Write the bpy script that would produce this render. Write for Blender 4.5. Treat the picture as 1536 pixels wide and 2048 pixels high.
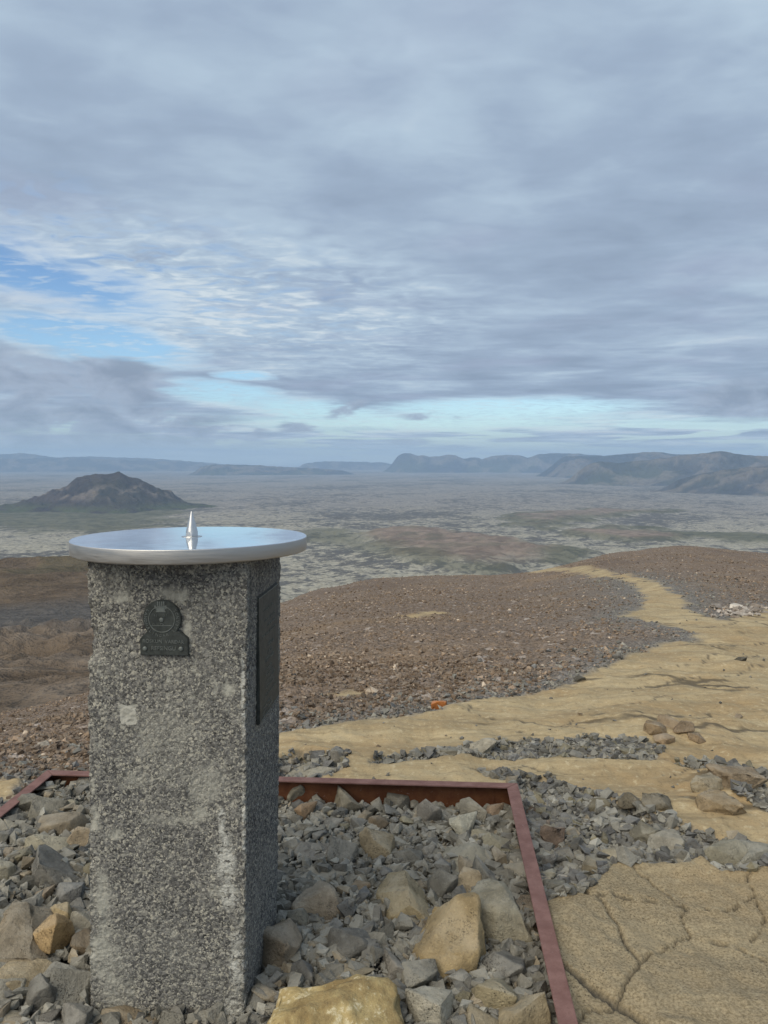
import bpy, bmesh, math, random
import numpy as np
from math import radians as R, sin, cos, tan, atan, atan2, pi, sqrt

S = bpy.context.scene
for o in list(bpy.data.objects): bpy.data.objects.remove(o)
COL = S.collection

# ------------------------------------------------------------------ camera
EYE = 1.6; PITCH = R(3.87); F = 1538.0
cam = bpy.data.cameras.new('camera'); camo = bpy.data.objects.new('camera', cam); COL.objects.link(camo)
camo.location = (0, 0, EYE); camo.rotation_euler = (pi/2 - PITCH, 0, 0)
cam.sensor_fit = 'HORIZONTAL'; cam.sensor_width = 36.0; cam.lens = 36.0*F/1536
cam.clip_start = 0.05; cam.clip_end = 300000
S.camera = camo
S.render.resolution_x = 768; S.render.resolution_y = 1024

# ------------------------------------------------------------------ colour management
S.view_settings.view_transform = 'Standard'; S.view_settings.look = 'None'
S.view_settings.gamma = 1.0; S.view_settings.exposure = 1.05; S.view_settings.use_curve_mapping = False
S.cycles.use_denoising = True
S.cycles.max_bounces = 6; S.cycles.diffuse_bounces = 2; S.cycles.glossy_bounces = 3; S.cycles.volume_bounces = 1

# ------------------------------------------------------------------ sun (high thin overcast, light from behind and left)
SUN_EL = 46.0; SUN_AZ = -138.0          # azimuth clockwise from +Y (view direction)
sl = bpy.data.lights.new('sun', 'SUN'); sl.energy = 1.5; sl.angle = R(55); sl.color = (1.0, 0.90, 0.74)
so = bpy.data.objects.new('sun', sl); COL.objects.link(so)
sd = (sin(R(SUN_AZ))*cos(R(SUN_EL)), cos(R(SUN_AZ))*cos(R(SUN_EL)), sin(R(SUN_EL)))
from mathutils import Vector, Matrix
so.rotation_euler = Vector(sd).to_track_quat('Z', 'Y').to_euler()

# ------------------------------------------------------------------ node helper
class NT:
    def __init__(s, tree): s.t = tree; s.n = tree.nodes; s.l = tree.links
    def new(s, typ, **kw):
        n = s.n.new(typ)
        for k, v in kw.items(): setattr(n, k, v)
        return n
    def put(s, sock, v):
        if hasattr(v, 'is_output'): s.l.new(v, sock)
        elif v is not None: sock.default_value = v
    def m(s, op, a, b=None, c=None, clamp=False):
        n = s.new('ShaderNodeMath', operation=op, use_clamp=clamp)
        s.put(n.inputs[0], a)
        if b is not None: s.put(n.inputs[1], b)
        if c is not None: s.put(n.inputs[2], c)
        return n.outputs[0]
    def vm(s, op, a, b=None, scale=None):
        n = s.new('ShaderNodeVectorMath', operation=op)
        s.put(n.inputs[0], a)
        if b is not None: s.put(n.inputs[1], b)
        if scale is not None: s.put(n.inputs[3], scale)
        return n.outputs['Value'] if op in ('LENGTH', 'DISTANCE', 'DOT_PRODUCT') else n.outputs[0]
    def xyz(s, x, y, z):
        n = s.new('ShaderNodeCombineXYZ')
        s.put(n.inputs[0], x); s.put(n.inputs[1], y); s.put(n.inputs[2], z); return n.outputs[0]
    def sep(s, v):
        n = s.new('ShaderNodeSeparateXYZ'); s.put(n.inputs[0], v); return n.outputs
    def noise(s, vec, scale, detail=4, rough=0.55, lac=2.0, dist=0.0, dim='3D', col=False):
        n = s.new('ShaderNodeTexNoise', noise_dimensions=dim)
        s.put(n.inputs['Vector'], vec); s.put(n.inputs['Scale'], scale); s.put(n.inputs['Detail'], detail)
        s.put(n.inputs['Roughness'], rough); s.put(n.inputs['Lacunarity'], lac); s.put(n.inputs['Distortion'], dist)
        return n.outputs['Color' if col else 'Fac']
    def vor(s, vec, scale, feature='F1', rand=1.0, dim='3D'):
        n = s.new('ShaderNodeTexVoronoi', feature=feature, voronoi_dimensions=dim)
        s.put(n.inputs['Vector'], vec); s.put(n.inputs['Scale'], scale); s.put(n.inputs['Randomness'], rand)
        return n.outputs
    def ss(s, v, a, b, lo=0.0, hi=1.0):
        n = s.new('ShaderNodeMapRange', interpolation_type='SMOOTHSTEP')
        s.put(n.inputs[0], v); s.put(n.inputs[1], a); s.put(n.inputs[2], b); s.put(n.inputs[3], lo); s.put(n.inputs[4], hi)
        return n.outputs[0]
    def mix(s, f, a, b, mode='MIX'):
        n = s.new('ShaderNodeMix', data_type='RGBA', blend_type=mode)
        s.put(n.inputs[0], f); s.put(n.inputs[6], c4(a)); s.put(n.inputs[7], c4(b)); return n.outputs[2]
    def bump(s, h, strength=0.5, dist=0.01, normal=None):
        n = s.new('ShaderNodeBump'); s.put(n.inputs['Strength'], strength); s.put(n.inputs['Distance'], dist)
        s.put(n.inputs['Height'], h)
        if normal is not None: s.put(n.inputs['Normal'], normal)
        return n.outputs[0]
    def attr(s, name):
        n = s.new('ShaderNodeAttribute', attribute_name=name); return n
def c4(c):
    if isinstance(c, (tuple, list)) and len(c) == 3: return (c[0], c[1], c[2], 1.0)
    return c

# ------------------------------------------------------------------ world: clear Nishita sky behind a procedural cloud deck
W = bpy.data.worlds.new('World'); S.world = W; W.cycles.sampling_method = 'MANUAL'; W.cycles.sample_map_resolution = 256; W.use_nodes = True
W.node_tree.nodes.clear()
n = NT(W.node_tree)
STR = 0.1; CLR_HI = (0.98, 1.20, 1.40); CLR_LO = (1.15, 1.36, 1.48)
sky = n.new('ShaderNodeTexSky', sky_type='NISHITA'); sky.sun_disc = False
sky.sun_elevation = R(SUN_EL); sky.sun_rotation = R(SUN_AZ); sky.altitude = 300
sky.air_density = 1.0; sky.dust_density = 0.6; sky.ozone_density = 1.5
tc = n.new('ShaderNodeTexCoord').outputs['Generated']
x, y, z = n.sep(tc)
zc = n.m('MAXIMUM', z, 0.0)
inv = n.m('DIVIDE', 1.0, n.m('ADD', zc, 0.035))
P = n.xyz(n.m('MULTIPLY', x, inv), n.m('MULTIPLY', y, inv), 0.0)           # point on the cloud deck
az = n.m('ARCTAN2', x, y); el = n.m('ARCSINE', zc)
AE = n.xyz(az, el, 0.0)
wob = n.noise(P, 1.1, 5, 0.6, col=True)
wobs = n.vm('SCALE', n.vm('SUBTRACT', wob, (0.5, 0.5, 0.5)), scale=1.0)
wx, wy, _ = n.sep(wobs)
def pa(px): return atan((px-768)/F)
def pe(px, py): return atan((920-py)/F*cos(pa(px)))
def blob(px, py, hx, hy, wob_x=0.10, wob_y=0.03, tilt=0.0, sharp=(1.25, 0.55)):
    """soft elliptical region of the sky round one direction, edges broken by noise"""
    dx = n.m('SUBTRACT', n.m('MULTIPLY_ADD', wx, wob_x, az), pa(px))
    dy = n.m('SUBTRACT', n.m('MULTIPLY_ADD', wy, wob_y, el), pe(px, py))
    if tilt: dy = n.m('MULTIPLY_ADD', dx, tilt, dy)
    d = n.m('SQRT', n.m('ADD', n.m('POWER', n.m('ABSOLUTE', n.m('DIVIDE', dx, hx/F)), 2.0), n.m('POWER', n.m('ABSOLUTE', n.m('DIVIDE', dy, hy/F)), 2.0)))
    return n.ss(d, sharp[0], sharp[1])
def mx(*a):
    r = a[0]
    for b in a[1:]: r = n.m('MAXIMUM', r, b)
    return r
# textures on the deck
big = n.noise(P, 0.62, 4, 0.5, dist=0.4)
Pst = n.vm('MULTIPLY', P, (0.8, 1.0, 1.0))
med = n.noise(Pst, 2.1, 4, 0.5, dist=0.5)
cells = n.noise(n.vm('MULTIPLY', P, (0.85, 1.1, 1.0)), 6.5, 4, 0.52, dist=0.6)
fine = n.noise(Pst, 14.0, 3, 0.55, dist=0.4)
# holes in the deck
holes = mx(blob(70, 545, 220, 52, 0.18, 0.05, tilt=0.20, sharp=(1.4, 0.4)),
           blob(190, 686, 185, 42, 0.14, 0.022, tilt=0.13, sharp=(1.25, 0.6)),
           blob(490, 752, 60, 10, 0.12, 0.008, tilt=0.05),
           blob(450, 788, 120, 26, 0.12, 0.012, tilt=0.1, sharp=(1.3, 0.5)), blob(640, 822, 170, 22, 0.15, 0.012, tilt=0.1, sharp=(1.3, 0.4)),
           blob(1010, 820, 270, 24, 0.15, 0.012, sharp=(1.25, 0.55)),
           blob(840, 846, 420, 18, 0.3, 0.012, sharp=(1.5, 0.3)))
thin = n.m('MULTIPLY', blob(230, 540, 420, 120, 0.2, 0.06, tilt=0.15, sharp=(1.5, 0.1)), n.ss(cells, 0.50, 0.34))
holes = n.m('MAXIMUM', n.m('MULTIPLY', holes, n.ss(n.m('MULTIPLY_ADD', fine, 0.3, cells), 0.84, 0.60, 0.45, 1.0)), n.m('MULTIPLY', thin, 0.6))
band = n.ss(el, R(3.9), R(2.4))                                              # open sky above the horizon with streaks
streak = n.noise(n.vm('MULTIPLY', AE, (6.0, 85.0, 1.0)), 1.0, 4, 0.55, dist=0.5)
lowclear = n.m('MULTIPLY', band, n.ss(streak, 0.53, 0.44))
clear = n.m('MAXIMUM', holes, n.m('MULTIPLY', lowclear, 0.7), clamp=True)
# brightness of the deck
cellmask = blob(400, 590, 430, 120, 0.25, 0.06, tilt=0.10, sharp=(1.6, 0.1))
t = n.m('MULTIPLY_ADD', n.m('SUBTRACT', med, 0.5), 0.95, n.m('MULTIPLY_ADD', n.m('SUBTRACT', big, 0.5), 1.2, 0.40))
t = n.m('ADD', t, n.m('MULTIPLY', cellmask, n.m('MULTIPLY_ADD', n.m('SUBTRACT', cells, 0.5), 2.3, 0.26)))
t = n.m('ADD', t, n.m('MULTIPLY', n.m('SUBTRACT', cells, 0.5), 0.32))
t = n.m('ADD', t, n.m('MULTIPLY', n.m('SUBTRACT', fine, 0.5), n.m('MULTIPLY_ADD', cellmask, 0.5, 0.10)))
t = n.m('ADD', t, n.ss(el, R(16), R(30), 0.0, 0.10))
t = n.m('ADD', t, n.m('MULTIPLY', n.ss(el, R(11), R(3)), n.m('MULTIPLY_ADD', n.m('SUBTRACT', streak, 0.5), 1.5, -0.08)))
t = n.m('ADD', t, n.m('MULTIPLY', n.ss(el, R(4.2), R(2.5)), n.m('MULTIPLY_ADD', n.m('SUBTRACT', n.noise(n.vm('MULTIPLY', AE, (9.0, 210.0, 1.0)), 1.0, 3, 0.55), 0.5), 2.2, 0.15)))
edge = n.m('MULTIPLY', n.m('MULTIPLY', holes, n.m('SUBTRACT', 1.0, holes)), 1.6)   # thin bright cloud at the rims
t = n.m('ADD', t, edge)
ramp = n.new('ShaderNodeValToRGB')
K = 1.0/STR
cr = ramp.color_ramp
def srgb(r, g, b):
    f = lambda c: (c/255/12.92) if c/255 <= 0.04045 else ((c/255+0.055)/1.055)**2.4
    return (f(r), f(g), f(b), 1.0)
cr.elements[0].position = 0.0; cr.elements[0].color = srgb(143, 160, 182)
cr.elements[1].position = 1.0; cr.elements[1].color = srgb(212, 224, 232)
e = cr.elements.new(0.36); e.color = srgb(160, 178, 200)
e = cr.elements.new(0.66); e.color = srgb(181, 200, 218)
n.put(ramp.inputs[0], t)
# violet tint patches in the grey
deck = n.mix(n.ss(n.noise(P, 0.9, 3, 0.5), 0.5, 0.68, 0.0, 0.22), ramp.outputs[0], srgb(168, 174, 200))
# clear sky: Nishita, milkier and more turquoise low down
clearcol = n.mix(n.ss(el, R(13), R(8)), n.vm('MULTIPLY', sky.outputs[0], tuple(v*STR for v in CLR_HI)), n.vm('MULTIPLY', sky.outputs[0], tuple(v*STR for v in CLR_LO)))
colr = n.mix(clear, deck, clearcol)
# nearer, lower dark cumulus bank on the left and scraps along the horizon
pn = n.noise(n.vm('MULTIPLY', AE, (14.0, 30.0, 1.0)), 1.0, 6, 0.58, dist=0.3)
bank = mx(blob(225, 768, 105, 46, 0.09, 0.05, sharp=(1.2, 0.75)), blob(20, 765, 180, 58, 0.12, 0.05, sharp=(1.3, 0.4)), blob(230, 842, 220, 30, 0.12, 0.03, sharp=(1.25, 0.6)), blob(20, 835, 100, 32, 0.1, 0.03),
          blob(455, 868, 90, 16, 0.06, 0.02, sharp=(1.2, 0.7)), blob(690, 818, 45, 15, 0.06, 0.02, tilt=-0.3), blob(595, 856, 40, 11, 0.05, 0.02),
          blob(855, 834, 60, 9, 0.05, 0.012), blob(905, 896, 45, 6, 0.05, 0.006), blob(820, 884, 50, 7, 0.05, 0.006), blob(120, 885, 420, 22, 0.1, 0.02),
          blob(1500, 800, 120, 40, 0.1, 0.03))
bank = n.m('MULTIPLY', bank, n.ss(pn, 0.34, 0.48), clamp=True)
bcol = n.mix(n.ss(pn, 0.40, 0.66), srgb(170, 183, 202), srgb(139, 153, 173))
colr = n.mix(n.m('MULTIPLY', bank, 0.9), colr, bcol)
# milky layer at the horizon
colr = n.mix(n.ss(el, R(2.2), R(0.0), 0.0, 0.7), colr, srgb(203, 221, 227))
colr = n.mix(n.ss(z, 0.0, -0.02), colr, srgb(120, 130, 140))
colr = n.vm('SCALE', colr, scale=2**-S.view_settings.exposure)
bg = n.new('ShaderNodeBackground'); bg.inputs['Strength'].default_value = STR
n.put(bg.inputs['Color'], n.vm('SCALE', colr, scale=K))
wo = n.new('ShaderNodeOutputWorld'); n.l.new(bg.outputs[0], wo.inputs[0])

# ------------------------------------------------------------------ numeric helpers
rng = np.random.default_rng(7); random.seed(7)
PERM = np.concatenate([np.random.default_rng(3).permutation(256)]*3)
_g = np.random.default_rng(5).normal(size=(256, 3)); GRAD = _g/np.linalg.norm(_g, axis=1)[:, None]
_a = np.random.default_rng(6).uniform(0, 2*pi, 256); G2 = np.stack([np.cos(_a), np.sin(_a)], 1).astype(np.float32)
PERM = PERM.astype(np.int32)
def perlin(x, y, z=0.0):
    x = np.asarray(x, np.float32); y = np.asarray(y, np.float32)
    if np.ndim(z) == 0:
        k = int(abs(z)*7919) & 255
        xi, yi = np.floor(x).astype(np.int32), np.floor(y).astype(np.int32); xf, yf = x-xi, y-yi
        u = xf*xf*xf*(xf*(xf*6-15)+10); v = yf*yf*yf*(yf*(yf*6-15)+10); out = 0
        xi &= 255; yi &= 255
        for dx in (0, 1):
            px_ = PERM[xi+dx]
            for dy in (0, 1):
                h = PERM[PERM[px_+yi+dy]+k]
                out = out+(G2[h, 0]*(xf-dx)+G2[h, 1]*(yf-dy))*(u if dx else 1-u)*(v if dy else 1-v)
        return out*1.5
    z = np.zeros_like(x)+z
    xi, yi, zi = np.floor(x).astype(np.int64), np.floor(y).astype(np.int64), np.floor(z).astype(np.int64)
    xf, yf, zf = x-xi, y-yi, z-zi
    u, v, w = (t*t*t*(t*(t*6-15)+10) for t in (xf, yf, zf))
    out = 0
    for dx in (0, 1):
        for dy in (0, 1):
            for dz in (0, 1):
                h = PERM[PERM[PERM[(xi+dx) & 255]+((yi+dy) & 255)]+((zi+dz) & 255)]
                g = GRAD[h]
                d = g[..., 0]*(xf-dx)+g[..., 1]*(yf-dy)+g[..., 2]*(zf-dz)
                out = out+d*(u if dx else 1-u)*(v if dy else 1-v)*(w if dz else 1-w)
    return out*1.6
def fbm(x, y, z=0.0, o=4, gain=0.5):
    s = 0; a = 1.0; f = 1.0
    for i in range(o):
        s = s+a*perlin(np.asarray(x)*f+i*17.3, np.asarray(y)*f-i*9.1, np.asarray(z)*f+i*5.7); a *= gain; f *= 2.03
    return s
def ridged(x, y, z=0.0, o=4, gain=0.5):
    s = 0; a = 1.0; f = 1.0
    for i in range(o):
        s = s+a*(1-2*np.abs(perlin(np.asarray(x)*f+i*13.3, np.asarray(y)*f+i*7.7, z))); a *= gain; f *= 2.07
    return s
def sstep(v, a, b):
    t = np.clip((v-a)/(b-a), 0, 1); return t*t*(3-2*t)
def ray(px, py):
    dx = (px-768)/F; dy = -(py-1024)/F
    return np.array([dx, cos(PITCH)+dy*sin(PITCH), -sin(PITCH)+dy*cos(PITCH)])
def at_z(px, py, z):
    d = ray(px, py); k = (z-EYE)/d[2]; return np.array([d[0]*k, d[1]*k, z])
def at_y(px, py, Y):
    d = ray(px, py); k = Y/d[1]; return np.array([d[0]*k, Y, EYE+d[2]*k])
def tan_below(py): return tan(atan((py-1024)/F)+PITCH)
def poly_sdf(X, Y, poly):
    """signed distance, negative inside"""
    poly = np.asarray(poly, float)
    d = np.full(X.shape, 1e18); inside = np.zeros(X.shape, bool)
    for i in range(len(poly)):
        a = poly[i]; b = poly[(i+1) % len(poly)]
        e = b-a; L = e@e+1e-12
        t = np.clip(((X-a[0])*e[0]+(Y-a[1])*e[1])/L, 0, 1)
        d = np.minimum(d, (X-a[0]-t*e[0])**2+(Y-a[1]-t*e[1])**2)
        c = (a[1] > Y) != (b[1] > Y)
        if abs(e[1]) > 1e-12:
            inside ^= c & (X < a[0]+e[0]*(Y-a[1])/e[1])
    d = np.sqrt(d); return np.where(inside, -d, d)
def line_dist(X, Y, pts):
    d = np.full(X.shape, 1e18)
    for a, b in zip(pts[:-1], pts[1:]):
        a = np.asarray(a[:2]); b = np.asarray(b[:2]); e = b-a; L = e@e+1e-12
        t = np.clip(((X-a[0])*e[0]+(Y-a[1])*e[1])/L, 0, 1)
        d = np.minimum(d, (X-a[0]-t*e[0])**2+(Y-a[1]-t*e[1])**2)
    return np.sqrt(d)
# ------------------------------------------------------------------ object helpers
def mesh_np(name, V, Fc, smooth=True):
    V = np.asarray(V, np.float32); Fc = np.asarray(Fc, np.int32)
    me = bpy.data.meshes.new(name); k = Fc.shape[1]
    me.vertices.add(len(V)); me.vertices.foreach_set('co', V.ravel())
    me.loops.add(Fc.size); me.loops.foreach_set('vertex_index', Fc.ravel())
    me.polygons.add(len(Fc)); me.polygons.foreach_set('loop_start', np.arange(0, Fc.size, k, dtype=np.int32))
    me.polygons.foreach_set('loop_total', np.full(len(Fc), k, np.int32))
    me.polygons.foreach_set('use_smooth', np.full(len(Fc), bool(smooth)))
    me.update(calc_edges=True); me.validate(); return me
def vcol(me, name, C):
    a = me.attributes.new(name, 'FLOAT_COLOR', 'POINT')
    C = np.asarray(C, np.float32)
    if C.shape[1] == 3: C = np.hstack([C, np.ones((len(C), 1), np.float32)])
    a.data.foreach_set('color', C.ravel())
def link(name, me, mat=None, parent=None):
    o = bpy.data.objects.new(name, me); COL.objects.link(o)
    if mat is not None and me is not None and not me.materials: me.materials.append(mat)
    if parent is not None: o.parent = parent
    return o
def tag(o, label=None, cat=None, group=None, kind=None):
    if label: o['label'] = label
    if cat: o['category'] = cat
    if group: o['group'] = group
    if kind: o['kind'] = kind
    return o
def from_bm(name, bm, mat, parent=None, smooth=False):
    me = bpy.data.meshes.new(name); bm.to_mesh(me); bm.free()
    me.polygons.foreach_set('use_smooth', np.full(len(me.polygons), bool(smooth)))
    return link(name, me, mat, parent)
def grid_faces(nr, nc):
    i = np.arange(nr-1)[:, None]*nc+np.arange(nc-1)[None, :]
    return np.stack([i, i+1, i+nc+1, i+nc], -1).reshape(-1, 4)
def new_mat(name):
    m = bpy.data.materials.new(name); m.use_nodes = True; m.node_tree.nodes.clear()
    k = NT(m.node_tree); b = k.new('ShaderNodeBsdfPrincipled'); o = k.new('ShaderNodeOutputMaterial')
    k.l.new(b.outputs[0], o.inputs[0]); b.inputs['Specular IOR Level'].default_value = 0.3
    return m, k, b
def coords(k, which='Object'): return k.new('ShaderNodeTexCoord').outputs[which]
def position(k): return k.new('ShaderNodeNewGeometry').outputs['Position']

# ------------------------------------------------------------------ materials
def mat_ground():
    m, k, b = new_mat('ground_rock'); p = position(k)
    zn = k.attr('zone'); r_, g_, b_ = k.sep(zn.outputs['Vector'])       # tuff, grey gravel, crack dirt
    # weathered ochre tuff
    pst = k.vm('MULTIPLY', p, (0.35, 1.0, 1.0))
    n1 = k.noise(p, 0.9, 5, 0.6); n2 = k.noise(p, 14.0, 6, 0.62); n3 = k.noise(k.vm('MULTIPLY', p, (0.30, 1.6, 1.6)), 2.2, 7, 0.68, dist=0.9); gr = k.noise(p, 120.0, 5, 0.75)
    tuff = k.mix(k.ss(n3, 0.35, 0.68), (0.315, 0.238, 0.132), (0.455, 0.362, 0.212))
    tuff = k.mix(k.ss(n1, 0.48, 0.68, 0, 0.6), tuff, (0.36, 0.238, 0.112))
    tuff = k.mix(k.ss(n2, 0.54, 0.72, 0, 0.35), tuff, (0.20, 0.158, 0.095))
    tuff = k.mix(k.ss(gr, 0.55, 0.72, 0, 0.42), tuff, (0.46, 0.38, 0.25))
    tuff = k.mix(k.ss(gr, 0.46, 0.32, 0, 0.55), tuff, (0.11, 0.088, 0.055))
    pits = k.m('MULTIPLY', k.ss(k.vor(p, 90.0)['Distance'], 0.26, 0.16), k.ss(k.noise(p, 6.0, 3, 0.6), 0.42, 0.6))
    fs = k.noise(k.vm('MULTIPLY', p, (0.16, 2.6, 2.0)), 7.0, 6, 0.7, dist=0.5); sp2 = k.noise(p, 26.0, 6, 0.72)
    tuff = k.mix(k.ss(fs, 0.47, 0.33, 0, 0.5), tuff, (0.17, 0.13, 0.072))
    tuff = k.mix(k.ss(sp2, 0.54, 0.66, 0, 0.6), tuff, (0.54, 0.455, 0.295))
    tuff = k.mix(k.ss(sp2, 0.44, 0.33, 0, 0.5), tuff, (0.15, 0.115, 0.066))
    # thin sub-parallel joints in the tuff
    jv = k.vor(k.vm('ADD', k.vm('MULTIPLY', p, (0.22, 1.5, 1.0)), k.vm('SCALE', k.noise(p, 1.3, 4, 0.6, col=True), scale=0.55)), 0.55, 'DISTANCE_TO_EDGE')['Distance']
    jm = k.m('MULTIPLY', k.ss(jv, 0.024, 0.004), k.ss(k.noise(p, 0.7, 4, 0.6), 0.46, 0.58))
    tuff = k.mix(k.m('MULTIPLY', jm, 0.8), tuff, (0.075, 0.06, 0.04))
    # near slabs are greyer
    near = k.attr('zone').outputs['Alpha']
    tuff = k.mix(k.m('MULTIPLY', near, 0.7), tuff, k.mix(k.ss(gr, 0.37, 0.65), (0.135, 0.108, 0.066), (0.355, 0.292, 0.188)))
    tuff = k.mix(k.m('MULTIPLY', pits, k.m('MULTIPLY', near, 0.75)), tuff, (0.06, 0.048, 0.032))
    tuff = k.mix(k.m('MULTIPLY', near, k.ss(k.noise(p, 4.5, 5, 0.6), 0.54, 0.7, 0.0, 0.45)), tuff, (0.26, 0.215, 0.135))
    # brown scree soil with stones
    v = k.vor(p, 26.0); v2 = k.vor(p, 9.0); v3 = k.vor(p, 65.0)
    st = k.sep(v['Color'])[0]; st2 = k.sep(v2['Color'])[1]; st3 = k.sep(v3['Color'])[1]
    scree = k.mix(k.ss(st3, 0.0, 1.0), (0.135, 0.098, 0.068), (0.245, 0.182, 0.13))
    scree = k.mix(k.m('MULTIPLY', k.ss(st, 0.78, 0.92), 0.7), scree, (0.26, 0.21, 0.175))
    scree = k.mix(k.m('MULTIPLY', k.ss(st, 0.30, 0.12), 0.6), scree, (0.05, 0.04, 0.034))
    scree = k.mix(k.m('MULTIPLY', k.ss(st2, 0.94, 0.985), 0.8), scree, (0.42, 0.36, 0.31))
    scree = k.mix(k.ss(k.noise(p, 0.16, 5, 0.6, dist=0.8), 0.52, 0.66, 0, 0.45), scree, (0.29, 0.20, 0.115))
    scree = k.mix(k.ss(k.noise(k.vm('MULTIPLY', p, (1, .5, 1)), 0.09, 4, 0.6), 0.5, 0.65, 0, 0.6), scree, (0.115, 0.083, 0.064))
    grey = k.mix(k.ss(st3, 0, 1), (0.105, 0.10, 0.09), (0.23, 0.22, 0.20))
    grey = k.mix(k.ss(st, 0.8, 0.95, 0, 0.5), grey, (0.24, 0.23, 0.21))
    c = k.mix(g_, scree, grey)
    c = k.mix(r_, c, tuff)
    c = k.mix(b_, c, k.mix(k.ss(gr, 0.3, 0.7), (0.05, 0.044, 0.033), (0.11, 0.095, 0.07)))
    k.put(b.inputs['Base Color'], c); b.inputs['Roughness'].default_value = 0.95
    h1 = k.m('MULTIPLY_ADD', k.m('ADD', n2, k.m('MULTIPLY', fs, 0.6)), 0.6, k.m('MULTIPLY', gr, 0.22)); h1 = k.m('SUBTRACT', h1, k.m('MULTIPLY', jm, 0.8))
    h2 = k.m('SUBTRACT', 1.2, k.m('MULTIPLY_ADD', v['Distance'], 1.0, k.m('MULTIPLY', v3['Distance'], 0.8)))
    hn = k.new('ShaderNodeMix', data_type='FLOAT'); k.put(hn.inputs[0], r_); k.put(hn.inputs[2], h2); k.put(hn.inputs[3], h1)
    k.put(b.inputs['Normal'], k.bump(hn.outputs[0], 0.6, 0.025))
    return m
def mat_stone(name, use_attr):
    """basalt / tuff stone: own colour from the object (or the tint attribute), grain, vesicles, pale dust"""
    m, k, b = new_mat(name); p = coords(k, 'Object')
    if use_attr:
        base = k.attr('tint').outputs['Color']; pp = position(k); rnd = None
    else:
        oi = k.new('ShaderNodeObjectInfo'); base = oi.outputs['Color']
        pp = k.vm('ADD', position(k), k.xyz(k.m('MULTIPLY', oi.outputs['Random'], 31.0), 0, 0))
    base = k.vm('MULTIPLY', base, (1.20, 1.18, 1.11) if use_attr else (1.22, 1.19, 1.10))
    n1 = k.noise(pp, 9.0, 5, 0.6); n2 = k.noise(pp, 55.0, 5, 0.65); n3 = k.noise(pp, 230.0, 3, 0.7)
    c = k.mix(k.ss(n1, 0.3, 0.7), k.vm('SCALE', base, scale=0.72), k.vm('SCALE', base, scale=1.22))
    c = k.mix(k.ss(n2, 0.54, 0.74, 0, 0.5), c, k.vm('SCALE', base, scale=1.7))
    c = k.mix(k.ss(n2, 0.45, 0.30, 0, 0.6), c, k.vm('SCALE', base, scale=0.45))
    c = k.mix(k.ss(n3, 0.56, 0.74, 0, 0.45), c, k.vm('SCALE', base, scale=1.8))
    h = k.m('MULTIPLY_ADD', n2, 0.9, k.m('MULTIPLY', n3, 0.35))
    if not use_attr:
        wv = k.vm('ADD', pp, k.vm('SCALE', k.noise(pp, 40.0, 2, 0.5, col=True), scale=0.02))
        v = k.vor(wv, 95.0)['Distance']; v2 = k.vor(wv, 200.0)['Distance']
        ves = k.ss(k.noise(pp, 11.0, 4, 0.6), 0.47, 0.66)
        pit = k.m('MULTIPLY', mxk(k, k.m('MULTIPLY', k.ss(v, 0.30, 0.18), k.ss(k.noise(pp, 31.0, 2, 0.5), 0.45, 0.55)), k.ss(v2, 0.33, 0.2)), ves)
        c = k.mix(k.m('MULTIPLY', pit, 0.65), c, k.vm('SCALE', base, scale=0.26))
        h = k.m('SUBTRACT', h, k.m('MULTIPLY', pit, 0.9))
    nz = k.sep(k.new('ShaderNodeNewGeometry').outputs['Normal'])[2]
    dust = k.m('MULTIPLY', k.ss(nz, 0.35, 0.95), k.ss(n1, 0.35, 0.65, 0.0, 0.30))
    c = k.mix(dust, c, (0.36, 0.345, 0.30))
    k.put(b.inputs['Base Color'], c); b.inputs['Roughness'].default_value = 0.92
    k.put(b.inputs['Normal'], k.bump(h, 0.9, 0.013))
    return m
def mxk(k, a, b): return k.m('MAXIMUM', a, b)
def mat_golden():
    """yellow palagonite boulder with a pale crust"""
    m, k, b = new_mat('golden_boulder_rock'); pp = position(k)
    n1 = k.noise(pp, 9.0, 7, 0.66, dist=0.15); n2 = k.noise(pp, 34.0, 7, 0.72, dist=0.1); n3 = k.noise(pp, 160.0, 4, 0.7)
    c = k.mix(k.ss(n1, 0.35, 0.65), (0.26, 0.185, 0.082), (0.50, 0.385, 0.18))
    c = k.mix(k.ss(k.m('MULTIPLY_ADD', n1, 0.5, k.m('MULTIPLY', n2, 0.6)), 0.585, 0.65, 0, 0.8), c, (0.74, 0.65, 0.43))
    c = k.mix(k.ss(n2, 0.44, 0.3, 0, 0.7), c, (0.13, 0.09, 0.045))
    c = k.mix(k.ss(n3, 0.56, 0.7, 0, 0.5), c, (0.55, 0.47, 0.28))
    k.put(b.inputs['Base Color'], c); b.inputs['Roughness'].default_value = 0.9
    k.put(b.inputs['Normal'], k.bump(k.m('MULTIPLY_ADD', n2, 1.0, k.m('MULTIPLY', n3, 0.3)), 0.9, 0.012))
    return m
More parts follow.
